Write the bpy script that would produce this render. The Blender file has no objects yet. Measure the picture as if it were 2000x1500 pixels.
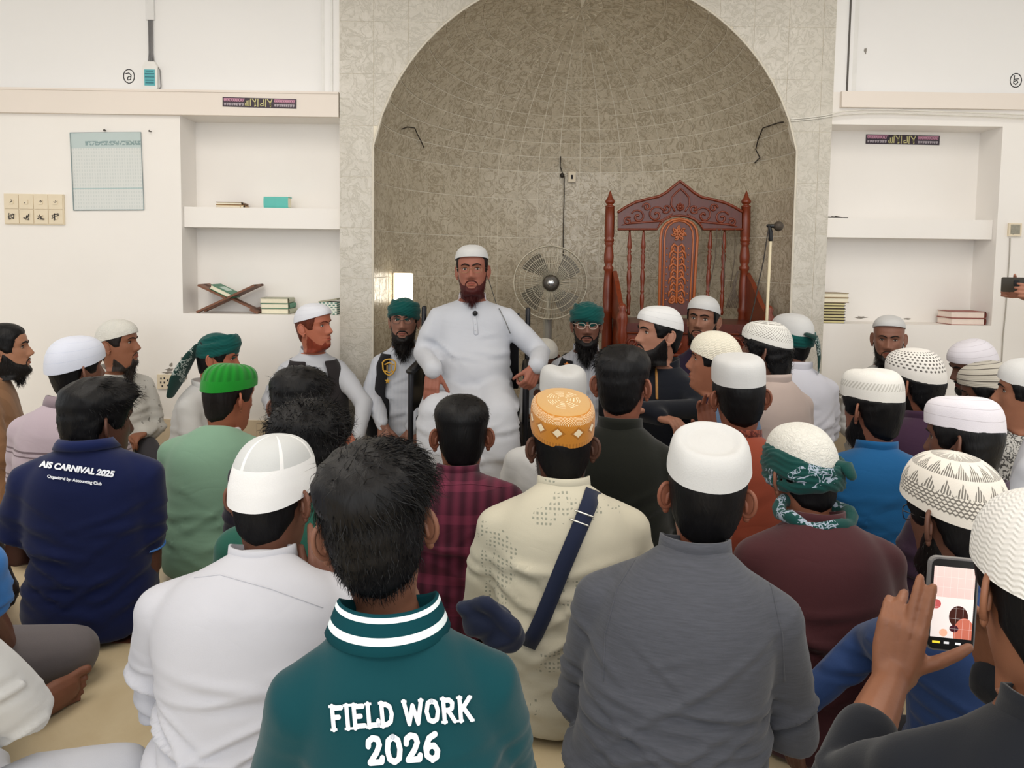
import bpy, bmesh, math, random
import numpy as np
from mathutils import Vector, Matrix
from mathutils.bvhtree import BVHTree

SC = bpy.context.scene
COL = SC.collection
PI = math.pi
random.seed(7)
RNG = np.random.default_rng(7)

# ------------------------------------------------------------------ camera
FPX, PCX, PCY = 1500.0, 1000.0, 614.0          # focal length and principal point in pixels of 2000x1500
CAM_H, PITCH, ROLL = 1.17, math.radians(4.05), 0.0141
cam_data = bpy.data.cameras.new('camera')
cam_data.sensor_width = 36.0
cam_data.lens = FPX / 2000.0 * 36.0
cam_data.shift_y = (PCY - 750.0) / 2000.0
cam_data.clip_start = 0.05
cam = bpy.data.objects.new('camera', cam_data)
COL.objects.link(cam)
CAM_ROT = Matrix.Rotation(PI / 2 - PITCH, 3, 'X') @ Matrix.Rotation(ROLL, 3, 'Z')
cam.matrix_world = Matrix.Translation((0, 0, CAM_H)) @ CAM_ROT.to_4x4()
SC.camera = cam

# ------------------------------------------------------------------ world and lights
SC.view_settings.view_transform = 'Standard'
SC.view_settings.look = 'None'
SC.view_settings.gamma = 1.0
SC.view_settings.use_curve_mapping = False
SC.view_settings.exposure = 0.32
world = bpy.data.worlds.new('world')
SC.world = world
world.use_nodes = True
bg = world.node_tree.nodes['Background']
bg.inputs['Color'].default_value = (0.93, 0.97, 1.0, 1)
bg.inputs['Strength'].default_value = 0.9


def area(name, loc, rot, sx, sy, power, col):
    d = bpy.data.lights.new(name, 'AREA')
    d.shape = 'RECTANGLE'
    d.size, d.size_y, d.energy, d.color = sx, sy, power, col
    o = bpy.data.objects.new(name, d)
    o.location = loc
    o.rotation_euler = rot
    COL.objects.link(o)
    return o


# tube-light rows under the ceiling of the prayer hall, and daylight from the open side behind the camera
area('tube_light_row', (-1.7, 1.9, 2.98), (0, 0, 0), 1.3, 2.4, 34, (1.0, 0.95, 0.88))
area('tube_light_row', (1.7, 1.9, 2.98), (0, 0, 0), 1.3, 2.4, 34, (1.0, 0.96, 0.9))
area('tube_light_row', (0.0, -0.8, 2.98), (0, 0, 0), 3.0, 1.0, 34, (1.0, 0.97, 0.93))
area('window_daylight', (0.0, -3.4, 1.7), (math.radians(90), 0, 0), 6.0, 2.2, 80, (0.96, 0.98, 1.0))


# ------------------------------------------------------------------ small helpers
def at(px, py, y):
    """world point seen at pixel (px, py) of the photograph on the plane Y = y"""
    d = CAM_ROT @ Vector(((px - PCX) / FPX, -(py - PCY) / FPX, -1.0))
    k = y / d.y
    return Vector((d.x * k, y, CAM_H + d.z * k))


def lin(c):
    r = []
    for v in c[:3]:
        v = v / 255.0
        r.append(v / 12.92 if v <= 0.04045 else ((v + 0.055) / 1.055) ** 2.4)
    return (r[0], r[1], r[2], 1.0)


def sstep(x, a=0.0, b=1.0):
    t = np.clip((np.asarray(x, float) - a) / (b - a), 0, 1)
    return t * t * (3 - 2 * t)


def gs(x, s):
    return np.exp(-0.5 * (x / s) ** 2)


def rotz(a):
    c, s = math.cos(a), math.sin(a)
    return np.array([[c, -s, 0], [s, c, 0], [0, 0, 1.0]])


def rotx(a):
    c, s = math.cos(a), math.sin(a)
    return np.array([[1.0, 0, 0], [0, c, -s], [0, s, c]])


def roty(a):
    c, s = math.cos(a), math.sin(a)
    return np.array([[c, 0, s], [0, 1.0, 0], [-s, 0, c]])


def unit(v):
    v = np.asarray(v, float)
    return v / max(1e-9, np.linalg.norm(v))


class MB:
    """collects shapes, then links them as one mesh object"""

    def __init__(s):
        s.v, s.f, s.uv, s.m, s.n = [], [], [], [], 0

    def add(s, verts, faces, mat=0, uv=None):
        verts = np.asarray(verts, float).reshape(-1, 3)
        s.v.append(verts)
        o = s.n
        for f in faces:
            s.f.append([i + o for i in f])
        s.m += [mat] * len(faces)
        s.uv.append(np.zeros((len(verts), 2)) if uv is None else np.asarray(uv, float))
        s.n += len(verts)
        return s

    def grid(s, G, wrap=True, cap0=False, cap1=False, mat=0, keep=None, uvs=None):
        """G: (rows, cols, 3)"""
        nr, nc = G.shape[:2]
        faces = []
        cc = nc if wrap else nc - 1
        for i in range(nr - 1):
            for j in range(cc):
                j2 = (j + 1) % nc
                if keep is not None and not (keep[i, j] or keep[i + 1, j] or keep[i, j2] or keep[i + 1, j2]):
                    continue
                faces.append((i * nc + j, i * nc + j2, (i + 1) * nc + j2, (i + 1) * nc + j))
        if cap0:
            faces.append(tuple(range(nc - 1, -1, -1)))
        if cap1:
            faces.append(tuple(range((nr - 1) * nc, nr * nc)))
        return s.add(G.reshape(-1, 3), faces, mat, None if uvs is None else uvs.reshape(-1, 2))

    def box(s, lo, hi, mat=0):
        x0, y0, z0 = lo
        x1, y1, z1 = hi
        v = [(x0, y0, z0), (x1, y0, z0), (x1, y1, z0), (x0, y1, z0), (x0, y0, z1), (x1, y0, z1), (x1, y1, z1), (x0, y1, z1)]
        f = [(0, 3, 2, 1), (4, 5, 6, 7), (0, 1, 5, 4), (1, 2, 6, 5), (2, 3, 7, 6), (3, 0, 4, 7)]
        return s.add(v, f, mat)

    def tube(s, pts, rad, seg=10, mat=0, flat=1.0, up=(0, 0, 1), round_ends=True, closed=False):
        pts = np.asarray(pts, float)
        n = len(pts)
        rad = np.full(n, rad) if np.isscalar(rad) else np.asarray(rad, float)
        if closed:
            tan = np.roll(pts, -1, 0) - np.roll(pts, 1, 0)
        else:
            tan = np.gradient(pts, axis=0)
        tan /= np.maximum(1e-9, np.linalg.norm(tan, axis=1))[:, None]
        u = np.asarray(up, float)
        if abs(np.dot(u, tan[0])) > 0.95:
            u = np.array([1.0, 0, 0]) if abs(tan[0][0]) < 0.9 else np.array([0, 1.0, 0])
        rows, cents, rr, tt, nn = [], [], [], [], []
        a = np.linspace(0, 2 * PI, seg, endpoint=False)
        u = u - tan[0] * np.dot(u, tan[0])
        u = unit(u)
        frames = []
        for i in range(n):
            u = unit(u - tan[i] * np.dot(u, tan[i]))
            frames.append((u, np.cross(tan[i], u)))

        def ring(c, r, fr):
            return c + r * (np.cos(a)[:, None] * fr[0] * flat + np.sin(a)[:, None] * fr[1])
        if round_ends and not closed:
            for k in (1.0, 0.85, 0.5):
                rows.append(ring(pts[0] - tan[0] * rad[0] * k * min(1, flat + .3), rad[0] * max(0.06, math.sqrt(1 - k * k)), frames[0]))
        for i in range(n):
            rows.append(ring(pts[i], rad[i], frames[i]))
        if round_ends and not closed:
            for k in (0.5, 0.85, 1.0):
                rows.append(ring(pts[-1] + tan[-1] * rad[-1] * k * min(1, flat + .3), rad[-1] * max(0.06, math.sqrt(1 - k * k)), frames[-1]))
        if closed:
            # align the seam
            rows.append(rows[0].copy())
        return s.grid(np.array(rows), True, not closed, not closed, mat)

    def lathe(s, prof, seg=16, base=(0, 0, 0), axis=None, mat=0):
        """prof: list of (r, h)"""
        a = np.linspace(0, 2 * PI, seg, endpoint=False)
        R = np.eye(3) if axis is None else frame_z(axis)
        rows = []
        for r, h in prof:
            rows.append((np.stack([r * np.cos(a), r * np.sin(a), np.full(seg, h)], 1)) @ R.T + np.asarray(base, float))
        return s.grid(np.array(rows), True, True, True, mat)

    def ball(s, c, r, seg=12, mat=0, R=None):
        r = np.array([r, r, r]) if np.isscalar(r) else np.asarray(r, float)
        th = np.linspace(0.02, PI - 0.02, seg // 2 + 2)
        a = np.linspace(0, 2 * PI, seg, endpoint=False)
        G = np.stack([np.sin(th)[:, None] * np.cos(a), np.sin(th)[:, None] * np.sin(a), -np.cos(th)[:, None] * np.ones(seg)], 2) * r
        if R is not None:
            G = G @ np.asarray(R).T
        return s.grid(G + np.asarray(c, float), True, True, True, mat)

    def prism(s, poly, y0, y1, mat=0, R=None, o=None):
        """poly: 2-D (x, z) outline, extruded along y from y0 (front) to y1"""
        n = len(poly)
        v = [(p[0], y0, p[1]) for p in poly] + [(p[0], y1, p[1]) for p in poly]
        f = [tuple(range(n)), tuple(range(2 * n - 1, n - 1, -1))]
        for i in range(n):
            j = (i + 1) % n
            f.append((j, i, n + i, n + j))
        v = np.array(v, float)
        if R is not None:
            v = v @ np.asarray(R).T
        if o is not None:
            v = v + np.asarray(o, float)
        return s.add(v, f, mat)

    def arrays(s):
        return np.concatenate(s.v) if s.v else np.zeros((0, 3)), s.f

    def mesh(s, name, mats, smooth=True):
        me = bpy.data.meshes.new(name)
        V, F = s.arrays()
        me.from_pydata(V.tolist(), [], F)
        if len(F):
            UV = np.concatenate(s.uv)
            lay = me.uv_layers.new(name='UVMap')
            idx = np.empty(len(me.loops), np.int32)
            me.loops.foreach_get('vertex_index', idx)
            lay.data.foreach_set('uv', UV[idx].astype(np.float32).ravel())
            me.polygons.foreach_set('material_index', np.array(s.m, np.int32))
            me.polygons.foreach_set('use_smooth', np.full(len(F), smooth))
        for m in (mats if isinstance(mats, (list, tuple)) else [mats]):
            me.materials.append(m)
        me.update()
        return me

    def build(s, name, mats, parent=None, smooth=True, loc=None):
        o = bpy.data.objects.new(name, s.mesh(name, mats, smooth))
        COL.objects.link(o)
        if parent is not None:
            o.parent = parent
        if loc is not None:
            o.location = loc
        return o


def frame_z(d):
    d = unit(d)
    u = np.array([0, 0, 1.0]) if abs(d[2]) < 0.9 else np.array([0, 1.0, 0])
    x = unit(np.cross(u, d))
    return np.stack([x, np.cross(d, x), d], 1)


def fuse(mb, voxel, it=6, fac=0.5):
    """voxel-fuse closed shapes into one continuous surface -> verts, faces, normals"""
    me = mb.mesh('tmp', [])
    o = bpy.data.objects.new('tmp', me)
    COL.objects.link(o)
    r = o.modifiers.new('r', 'REMESH')
    r.mode = 'VOXEL'
    r.voxel_size = voxel
    if it:
        sm = o.modifiers.new('s', 'SMOOTH')
        sm.iterations = it
        sm.factor = fac
    dg = bpy.context.evaluated_depsgraph_get()
    ev = o.evaluated_get(dg)
    m = ev.to_mesh()
    nv = len(m.vertices)
    V = np.empty(nv * 3)
    m.vertices.foreach_get('co', V)
    Nn = np.empty(nv * 3, np.float32)
    m.vertex_normals.foreach_get('vector', Nn)
    F = [tuple(p.vertices) for p in m.polygons]
    ev.to_mesh_clear()
    bpy.data.objects.remove(o)
    bpy.data.meshes.remove(me)
    return V.reshape(-1, 3), F, Nn.reshape(-1, 3).astype(float)


def tag(o, label, cat, group=None):
    o['label'] = label
    o['category'] = cat
    if group:
        o['group'] = group
    return o


def struct(o, label=None):
    o['kind'] = 'structure'
    if label:
        o['label'] = label
    return o


def empty(name, loc=(0, 0, 0), rz=0.0):
    o = bpy.data.objects.new(name, None)
    o.empty_display_size = 0.1
    COL.objects.link(o)
    o.location = loc
    o.rotation_euler = (0, 0, rz)
    return o


# ------------------------------------------------------------------ materials
class E:
    """tiny expression wrapper that turns arithmetic into Math nodes"""

    def __init__(s, nt, k):
        s.nt, s.k = nt, k

    def op(s, name, *o):
        n = s.nt.nodes.new('ShaderNodeMath')
        n.operation = name
        for i, x in enumerate((s,) + o):
            x = x.k if isinstance(x, E) else x
            if isinstance(x, (int, float)):
                n.inputs[i].default_value = x
            else:
                s.nt.links.new(x, n.inputs[i])
        return E(s.nt, n.outputs[0])

    def __add__(s, o): return s.op('ADD', o)
    def __sub__(s, o): return s.op('SUBTRACT', o)
    def __mul__(s, o): return s.op('MULTIPLY', o)
    def __truediv__(s, o): return s.op('DIVIDE', o)
    def lt(s, o): return s.op('LESS_THAN', o)
    def gt(s, o): return s.op('GREATER_THAN', o)
    def sin(s): return s.op('SINE')
    def frac(s): return s.op('FRACT')
    def floor(s): return s.op('FLOOR')
    def abs(s): return s.op('ABSOLUTE')
    def min(s, o): return s.op('MINIMUM', o)
    def max(s, o): return s.op('MAXIMUM', o)
    def sqrt(s): return s.op('SQRT')
    def tri(s): return ((s.frac() - 0.5).abs()) * 2.0


def newmat(name, rough=0.6, spec=0.3):
    m = bpy.data.materials.new(name)
    m.use_nodes = True
    nt = m.node_tree
    b = nt.nodes['Principled BSDF']
    b.inputs['Roughness'].default_value = rough
    b.inputs['Specular IOR Level'].default_value = spec
    return m, nt, b


def coords(nt, kind='Object'):
    t = nt.nodes.new('ShaderNodeTexCoord')
    sp = nt.nodes.new('ShaderNodeSeparateXYZ')
    nt.links.new(t.outputs[kind], sp.inputs[0])
    return t.outputs[kind], E(nt, sp.outputs[0]), E(nt, sp.outputs[1]), E(nt, sp.outputs[2])


def noise(nt, co, scale, detail=3, rough=0.55, dist=0.0, stretch=None):
    if stretch:
        mp = nt.nodes.new('ShaderNodeMapping')
        mp.inputs['Scale'].default_value = stretch
        nt.links.new(co, mp.inputs[0])
        co = mp.outputs[0]
    n = nt.nodes.new('ShaderNodeTexNoise')
    n.inputs['Scale'].default_value = scale
    n.inputs['Detail'].default_value = detail
    n.inputs['Roughness'].default_value = rough
    n.inputs['Distortion'].default_value = dist
    nt.links.new(co, n.inputs['Vector'])
    return E(nt, n.outputs[0])


def mixc(nt, fac, a, b):
    n = nt.nodes.new('ShaderNodeMix')
    n.data_type = 'RGBA'
    if isinstance(fac, E):
        nt.links.new(fac.k, n.inputs[0])
    else:
        n.inputs[0].default_value = fac
    for i, x in ((6, a), (7, b)):
        if isinstance(x, (tuple, list)):
            n.inputs[i].default_value = x
        else:
            nt.links.new(x, n.inputs[i])
    return n.outputs[2]


def bump(nt, b, h, strength=0.3, dist=0.01):
    n = nt.nodes.new('ShaderNodeBump')
    n.inputs['Strength'].default_value = strength
    n.inputs['Distance'].default_value = dist
    nt.links.new(h.k, n.inputs['Height'])
    nt.links.new(n.outputs[0], b.inputs['Normal'])


CACHE = {}


def plain(name, c, rough=0.5, spec=0.4, metal=0.0, var=0.08, scale=20.0, emit=0.0, coat=0.0):
    key = (name, c, rough, metal, emit)
    if key in CACHE:
        return CACHE[key]
    m, nt, b = newmat(name, rough, spec)
    co, x, y, z = coords(nt)
    n = noise(nt, co, scale, 3)
    l = lin(c)
    dk = tuple(v * (1 - var) for v in l[:3]) + (1,)
    lt = tuple(min(1, v * (1 + var)) for v in l[:3]) + (1,)
    nt.links.new(mixc(nt, n, dk, lt), b.inputs['Base Color'])
    b.inputs['Metallic'].default_value = metal
    if coat:
        b.inputs['Coat Weight'].default_value = coat
        b.inputs['Coat Roughness'].default_value = 0.1
    if emit:
        b.inputs['Emission Color'].default_value = l
        b.inputs['Emission Strength'].default_value = emit
    CACHE[key] = m
    return m


def wall_mat():
    m, nt, b = newmat('painted_plaster', 0.55, 0.3)
    co, x, y, z = coords(nt)
    n = noise(nt, co, 1.2, 4)
    n2 = noise(nt, co, 45, 4)
    nt.links.new(mixc(nt, n, lin((232, 227, 221)), lin((244, 240, 235))), b.inputs['Base Color'])
    bump(nt, b, n2, 0.08, 0.004)
    return m


def tile_mat(name, c0, c1, vein, rough=0.22):
    """glazed stone-look tile: embossed crackle over mottled beige grey"""
    m, nt, b = newmat(name, rough, 0.5)
    t = nt.nodes.new('ShaderNodeTexCoord')
    g = nt.nodes.new('ShaderNodeNewGeometry')
    co = g.outputs['Position']
    n = noise(nt, co, 7, 5, 0.6, 0.6)
    w = noise(nt, co, 10, 4, 0.62, 1.8)
    vn = ((w - 0.5).abs() * 22.0).min(1.0)                       # thin winding lines
    w2 = noise(nt, co, 22, 3, 0.6, 1.4)
    v2 = ((w2 - 0.5).abs() * 14.0).min(1.0)
    line = vn * (v2 * 0.35 + 0.65)
    base = mixc(nt, ((n - 0.3) * 2.2).max(0.0).min(1.0), lin(c0), lin(c1))
    nt.links.new(mixc(nt, line, lin(vein), base), b.inputs['Base Color'])
    bump(nt, b, line + n * 0.6, 0.25, 0.004)
    return m


def cloth(name, c, kind=None, c2=None, rough=0.85, wr=0.35):
    key = ('cloth', name, c, kind, c2)
    if key in CACHE:
        return CACHE[key]
    m, nt, b = newmat(name, rough, 0.15)
    b.inputs['Sheen Weight'].default_value = 0.15
    co, x, y, z = coords(nt)
    big = noise(nt, co, 5, 3)
    l = tuple(v * .82 for v in lin(c)[:3])
    dk = tuple(v * 0.9 for v in l[:3]) + (1,)
    lt = tuple(min(1, v * 1.07) for v in l[:3]) + (1,)
    colr = mixc(nt, big, dk, lt)
    if kind == 'stripes':                        # two dark bands round the chest
        k = ((z * 9.0 + 0.12).frac()).lt(0.07).max(((z * 9.0 + 0.27).frac()).lt(0.05))
        band = z.lt(0.50)
        colr = mixc(nt, k * band * 0.8, colr, lin(c2))
    elif kind == 'plaid':
        k = ((x * 160.0).sin() * 0.5 + 0.5) * 0.5 + ((z * 70.0).sin()).gt(0.6) * 0.35 + (noise(nt, co, 9, 2) - .5) * .5
        colr = mixc(nt, k.max(0.0).min(1.0), colr, lin(c2))
    elif kind == 'squares':                      # clusters of tiny grey squares
        cl = noise(nt, co, 9, 1).gt(0.57)
        sq = ((x * 95.0).frac()).lt(0.5) * ((z * 95.0).frac()).lt(0.5)
        sq = sq * noise(nt, co, 60, 0).gt(0.47)
        colr = mixc(nt, cl * sq * 0.75, colr, lin(c2))
    elif kind == 'sprigs':
        cl = noise(nt, co, 34, 1).gt(0.68)
        colr = mixc(nt, cl * 0.7, colr, lin(c2))
    elif kind == 'print':
        cl = ((noise(nt, co, 55, 2) - 0.5).abs()).lt(0.05)
        colr = mixc(nt, cl * 0.9, colr, lin(c2))
    elif kind == 'weave':
        st = noise(nt, co, 40, 3, 0.6, 0.0, (0.7, 0.7, 9.0))
        colr = mixc(nt, st, colr, lin(c2))
    elif kind == 'pin':
        colr = mixc(nt, ((x * 300.0).sin()).gt(0.3) * 0.35, colr, lin(c2))
    elif kind == 'brownstripe':
        colr = mixc(nt, (((x + y) * 110.0).sin()).gt(0.1) * 0.45, colr, lin(c2))
    elif kind == 'scarf':
        cl = ((noise(nt, co, 44, 2, 0.5, 1.0) - 0.5).abs()).lt(0.045)
        colr = mixc(nt, cl * noise(nt, co, 9, 1).gt(0.54) * 0.6, colr, lin(c2))
    nt.links.new(colr, b.inputs['Base Color'])
    f1 = noise(nt, co, 4.2, 2, 0.45, 0.8, (1.0, 1.0, 2.2))
    f1 = ((f1 - 0.5).abs() * 3.0).min(1.0)
    f2 = noise(nt, co, 420, 2)
    bump(nt, b, f1 * wr + f2 * 0.05, 0.28, 0.014)
    CACHE[key] = m
    return m


def skin_mat(c):
    key = ('skin', c)
    if key in CACHE:
        return CACHE[key]
    m, nt, b = newmat('skin', 0.5, 0.35)
    co, x, y, z = coords(nt)
    n = noise(nt, co, 26, 4)
    l = lin(c)
    l = (l[0] * .90, l[1] * .98, l[2] * 1.0)
    dk = (l[0] * 0.82, l[1] * 0.78, l[2] * 0.76, 1)
    lt = (min(1, l[0] * 1.1), l[1] * 1.08, l[2] * 1.06, 1)
    nt.links.new(mixc(nt, n, dk, lt), b.inputs['Base Color'])
    b.inputs['Subsurface Weight'].default_value = 0.06
    b.inputs['Subsurface Radius'].default_value = (0.02, 0.008, 0.005)
    b.inputs['Subsurface Scale'].default_value = 0.4
    bump(nt, b, noise(nt, co, 160, 3), 0.12, 0.002)
    CACHE[key] = m
    return m


def hair_mat(c):
    key = ('hair', c)
    if key in CACHE:
        return CACHE[key]
    m, nt, b = newmat('hair', 0.5, 0.22)
    co, x, y, z = coords(nt)
    n = noise(nt, co, 60, 3, 0.6, 0.5, (1, 1, 0.25))
    l = lin(c)
    nt.links.new(mixc(nt, n, tuple(v * 0.3 for v in l[:3]) + (1,), tuple(v * 1.0 for v in l[:3]) + (1,)), b.inputs['Base Color'])
    bump(nt, b, n, 0.5, 0.006)
    CACHE[key] = m
    return m

# ================================================================== the room
YF = 4.50                      # tiled facade of the prayer niche
YW = 4.53                      # white walls
WHITE = wall_mat()
BEAM = plain('beam_paint', (232, 222, 212), 0.55, 0.3, var=0.03, scale=3)
BOARD = plain('board_paint', (236, 234, 232), 0.45, 0.35, var=0.02, scale=2)
SKIRT = plain('skirting_tile', (214, 196, 168), 0.3, 0.5, var=0.1, scale=9)
GROUT = plain('grout', (232, 224, 206), 0.8, 0.2, var=0.1)
T_FACE = tile_mat('facade_tile', (196, 190, 178), (210, 204, 193), (184, 178, 165), 0.3)
T_NICHE = tile_mat('niche_tile', (192, 180, 158), (212, 201, 180), (160, 147, 124), 0.2)
BLACK = plain('black_plastic', (22, 22, 24), 0.4, 0.4)
LINE = plain('dark_line', (96, 92, 88), 0.8, 0.2)


def floor_mat():
    m, nt, b = newmat('marble_floor', 0.3, 0.5)
    co, x, y, z = coords(nt)
    n = noise(nt, co, 3, 6, 0.65, 1.2)
    nt.links.new(mixc(nt, n, lin((178, 158, 122)), lin((214, 200, 170))), b.inputs['Base Color'])
    return m


fm = floor_mat()
fl = MB().box((-6, -4, -0.1), (6, 6.6, 0)).build('floor', fm, smooth=False)
struct(fl)
joint = plain('floor_joint', (150, 132, 102), 0.6, 0.3)
mb = MB()
for k in range(1, 12):                            # floor tile joints, 60 cm grid
    mb.box((-6, -4 + k * 0.9 - 0.003, 0.0), (6, -4 + k * 0.9 + 0.003, 0.0012))
for k in range(1, 14):
    mb.box((-6 + k * 0.9 - 0.003, -4, 0.0), (-6 + k * 0.9 + 0.003, 6, 0.0012))
j_o = mb.build('joint_lines', joint, fl, smooth=False)
rowline = MB().box((-6, 2.24, 0.0), (6, 2.30, 0.004)).build('row_strip', plain('row_strip_brown', (86, 48, 34), 0.5), fl, smooth=False)
struct(MB().box((-6, -4, 3.05), (6, 6.6, 3.15)).build('ceiling', WHITE, smooth=False))

# --- niche dimensions taken from the arch in the photograph
pL, pR = at(729, 320, YF), at(1555, 320, YF)
NXC = (pL.x + pR.x) / 2
NR = (pR.x - pL.x) / 2
NZS = at(1142, 290, YF).z                        # springing height
AR = 0.0
ADZ = 85.0 / 333.3                               # arch centre below the springing
AR = math.sqrt(NR * NR + ADZ * ADZ)
FXL, FXR = at(663, 320, YF).x, at(1622, 320, YF).x
FTOP = 3.05


def arch_z(x):
    dx = abs(x - NXC)
    if dx >= NR - 1e-6:
        return -1.0
    return NZS - ADZ + math.sqrt(max(0, AR * AR - dx * dx))


# facade: backing, then the tiles one by one, cut along the arch
fw = MB()
xs = np.linspace(NXC - NR, NXC + NR, 49)
front = [(x, arch_z(x) if i not in (0, 48) else NZS) for i, x in enumerate(xs)]
fw.box((FXL, YF + 0.003, 0), (NXC - NR, YF + 0.05, FTOP))
fw.box((NXC + NR, YF + 0.003, 0), (FXR, YF + 0.05, FTOP))
for (x0, z0), (x1, z1) in zip(front[:-1], front[1:]):
    fw.prism([(x0, z0), (x1, z1), (x1, FTOP), (x0, FTOP)], YF + 0.003, YF + 0.05)
facade = struct(fw.build('wall_facade', GROUT, smooth=False), 'grey stone-look tiled facade around the arched prayer niche')
TW, TH, GAP = 0.198, 0.294, 0.0012
nx = int(math.ceil((FXR - FXL) / TW))
zbase = at(690, 445, YF).z
k0 = int(math.floor(zbase / TH))
z_start = zbase - k0 * TH - TH
for iz in range(-1, 13):
    z0, z1 = z_start + iz * TH, z_start + (iz + 1) * TH
    z0, z1 = max(z0, 0.0), min(z1, FTOP - 0.01)
    if z1 - z0 < 0.03:
        continue
    for ix in range(nx):
        x0, x1 = FXL + ix * TW, min(FXL + (ix + 1) * TW, FXR)
        x0, x1, a0, a1 = x0 + GAP, x1 - GAP, z0 + GAP, z1 - GAP
        for lo, hi in ((x0, min(x1, NXC - NR)), (max(x0, NXC - NR), min(x1, NXC + NR)), (max(x0, NXC + NR), x1)):
            if hi - lo < 0.01:
                continue
            sx = np.linspace(lo, hi, 9)
            inside = abs((lo + hi) / 2 - NXC) < NR
            pts = [(x, max(a0, arch_z(x) if inside else -1)) for x in sx]
            if inside:
                pts = [(x, max(z, NZS)) for x, z in pts]
            runs, cur = [], []
            for p in pts:
                if p[1] < a1 - 0.004:
                    cur.append(p)
                elif cur:
                    runs.append(cur)
                    cur = []
            if cur:
                runs.append(cur)
            for r in runs:
                if len(r) < 2:
                    continue
                flat = all(abs(z - r[0][1]) < 1e-6 for _, z in r)
                bot = [r[0], r[-1]] if flat else r
                poly = bot + [(r[-1][0], a1), (r[0][0], a1)]
                MB().prism(poly, YF, YF + 0.008).build('tile', T_FACE, facade, smooth=False)

# bead along the arch edge and down the two jambs
pts = [(NXC - NR, YF - 0.001, 0.02)] + [(NXC - NR, YF - 0.001, NZS)] + [(x, YF - 0.001, z) for x, z in front[1:-1]] + [(NXC + NR, YF - 0.001, NZS), (NXC + NR, YF - 0.001, 0.02)]
struct(MB().tube(pts, 0.0065, 6, up=(0, 1, 0)).build('trim_1', plain('edge_bead', (216, 208, 192), 0.5)))

# niche wall below the springing: half cylinder of upright tiles
NCOL = 25
nw = MB()
aa = np.linspace(0, PI, 61)
G = np.array([[(NXC - (NR + 0.0035) * math.cos(a), YF + 0.006 + (NR + 0.0035) * math.sin(a), z) for a in aa] for z in (0, NZS)])
G2 = np.array([[(NXC - (NR + 0.05) * math.cos(a), YF + 0.006 + (NR + 0.05) * math.sin(a), z) for a in aa] for z in (0, NZS)])
nw.grid(G, wrap=False)
nw.grid(G2, wrap=False)
niche = struct(nw.build('wall_niche', GROUT, smooth=True), 'curved grey tiled wall of the prayer niche')
zr = [NZS]
zz = at(735, 353, YF).z
while zz > 0.05:
    zr.append(zz)
    zz -= 0.282
zr.append(0.0)


def curved_tile(R, a0, a1, z0, z1, g=0.0024):
    th = 0.007
    n = 4
    a = np.linspace(a0 + g / R, a1 - g / R, n)
    V = []
    for rr in (R, R + th):
        for z in (z0 + g, z1 - g):
            for q in a:
                V.append((NXC - rr * math.cos(q), YF + 0.006 + rr * math.sin(q), z))
    F = []
    for i in range(n - 1):
        F.append((i, n + i, n + i + 1, i + 1))
        F.append((i, i + 1, 2 * n + i + 1, 2 * n + i))
        F.append((n + i, 3 * n + i, 3 * n + i + 1, n + i + 1))
    F.append((0, 2 * n, 3 * n, n))
    F.append((n - 1, 2 * n - 1, 4 * n - 1, 3 * n - 1))
    return MB().add(V, F)


for i in range(len(zr) - 1):
    if zr[i] - zr[i + 1] < 0.03:
        continue
    for j in range(NCOL):
        curved_tile(NR, PI * j / NCOL, PI * (j + 1) / NCOL, zr[i + 1], zr[i]).build('tile', T_NICHE, niche, smooth=False)

# half dome: rings of tiles that lean towards a pole set back from the arch
PH0 = math.asin(ADZ / AR)
TILT = math.radians(20)


def dome_pt(az, ph, r=None, tilt=None):
    r = AR if r is None else r
    q = (ph - PH0) / (PI / 2 - PH0)
    t = TILT * q
    x, y, z = -math.cos(ph) * math.cos(az), math.cos(ph) * math.sin(az), math.sin(ph)
    y, z = y * math.cos(t) + z * math.sin(t), -y * math.sin(t) + z * math.cos(t)
    return np.array((NXC + r * x, YF + 0.006 + r * y, NZS - ADZ + r * z))


def clip_front(poly):
    out = []
    for i in range(len(poly)):
        a, b = poly[i], poly[(i + 1) % len(poly)]
        ia, ib = a[1] >= YF + 0.003, b[1] >= YF + 0.003
        if ia:
            out.append(a)
        if ia != ib:
            k = (YF + 0.003 - a[1]) / (b[1] - a[1])
            out.append(a + (b - a) * k)
    return out


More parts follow.
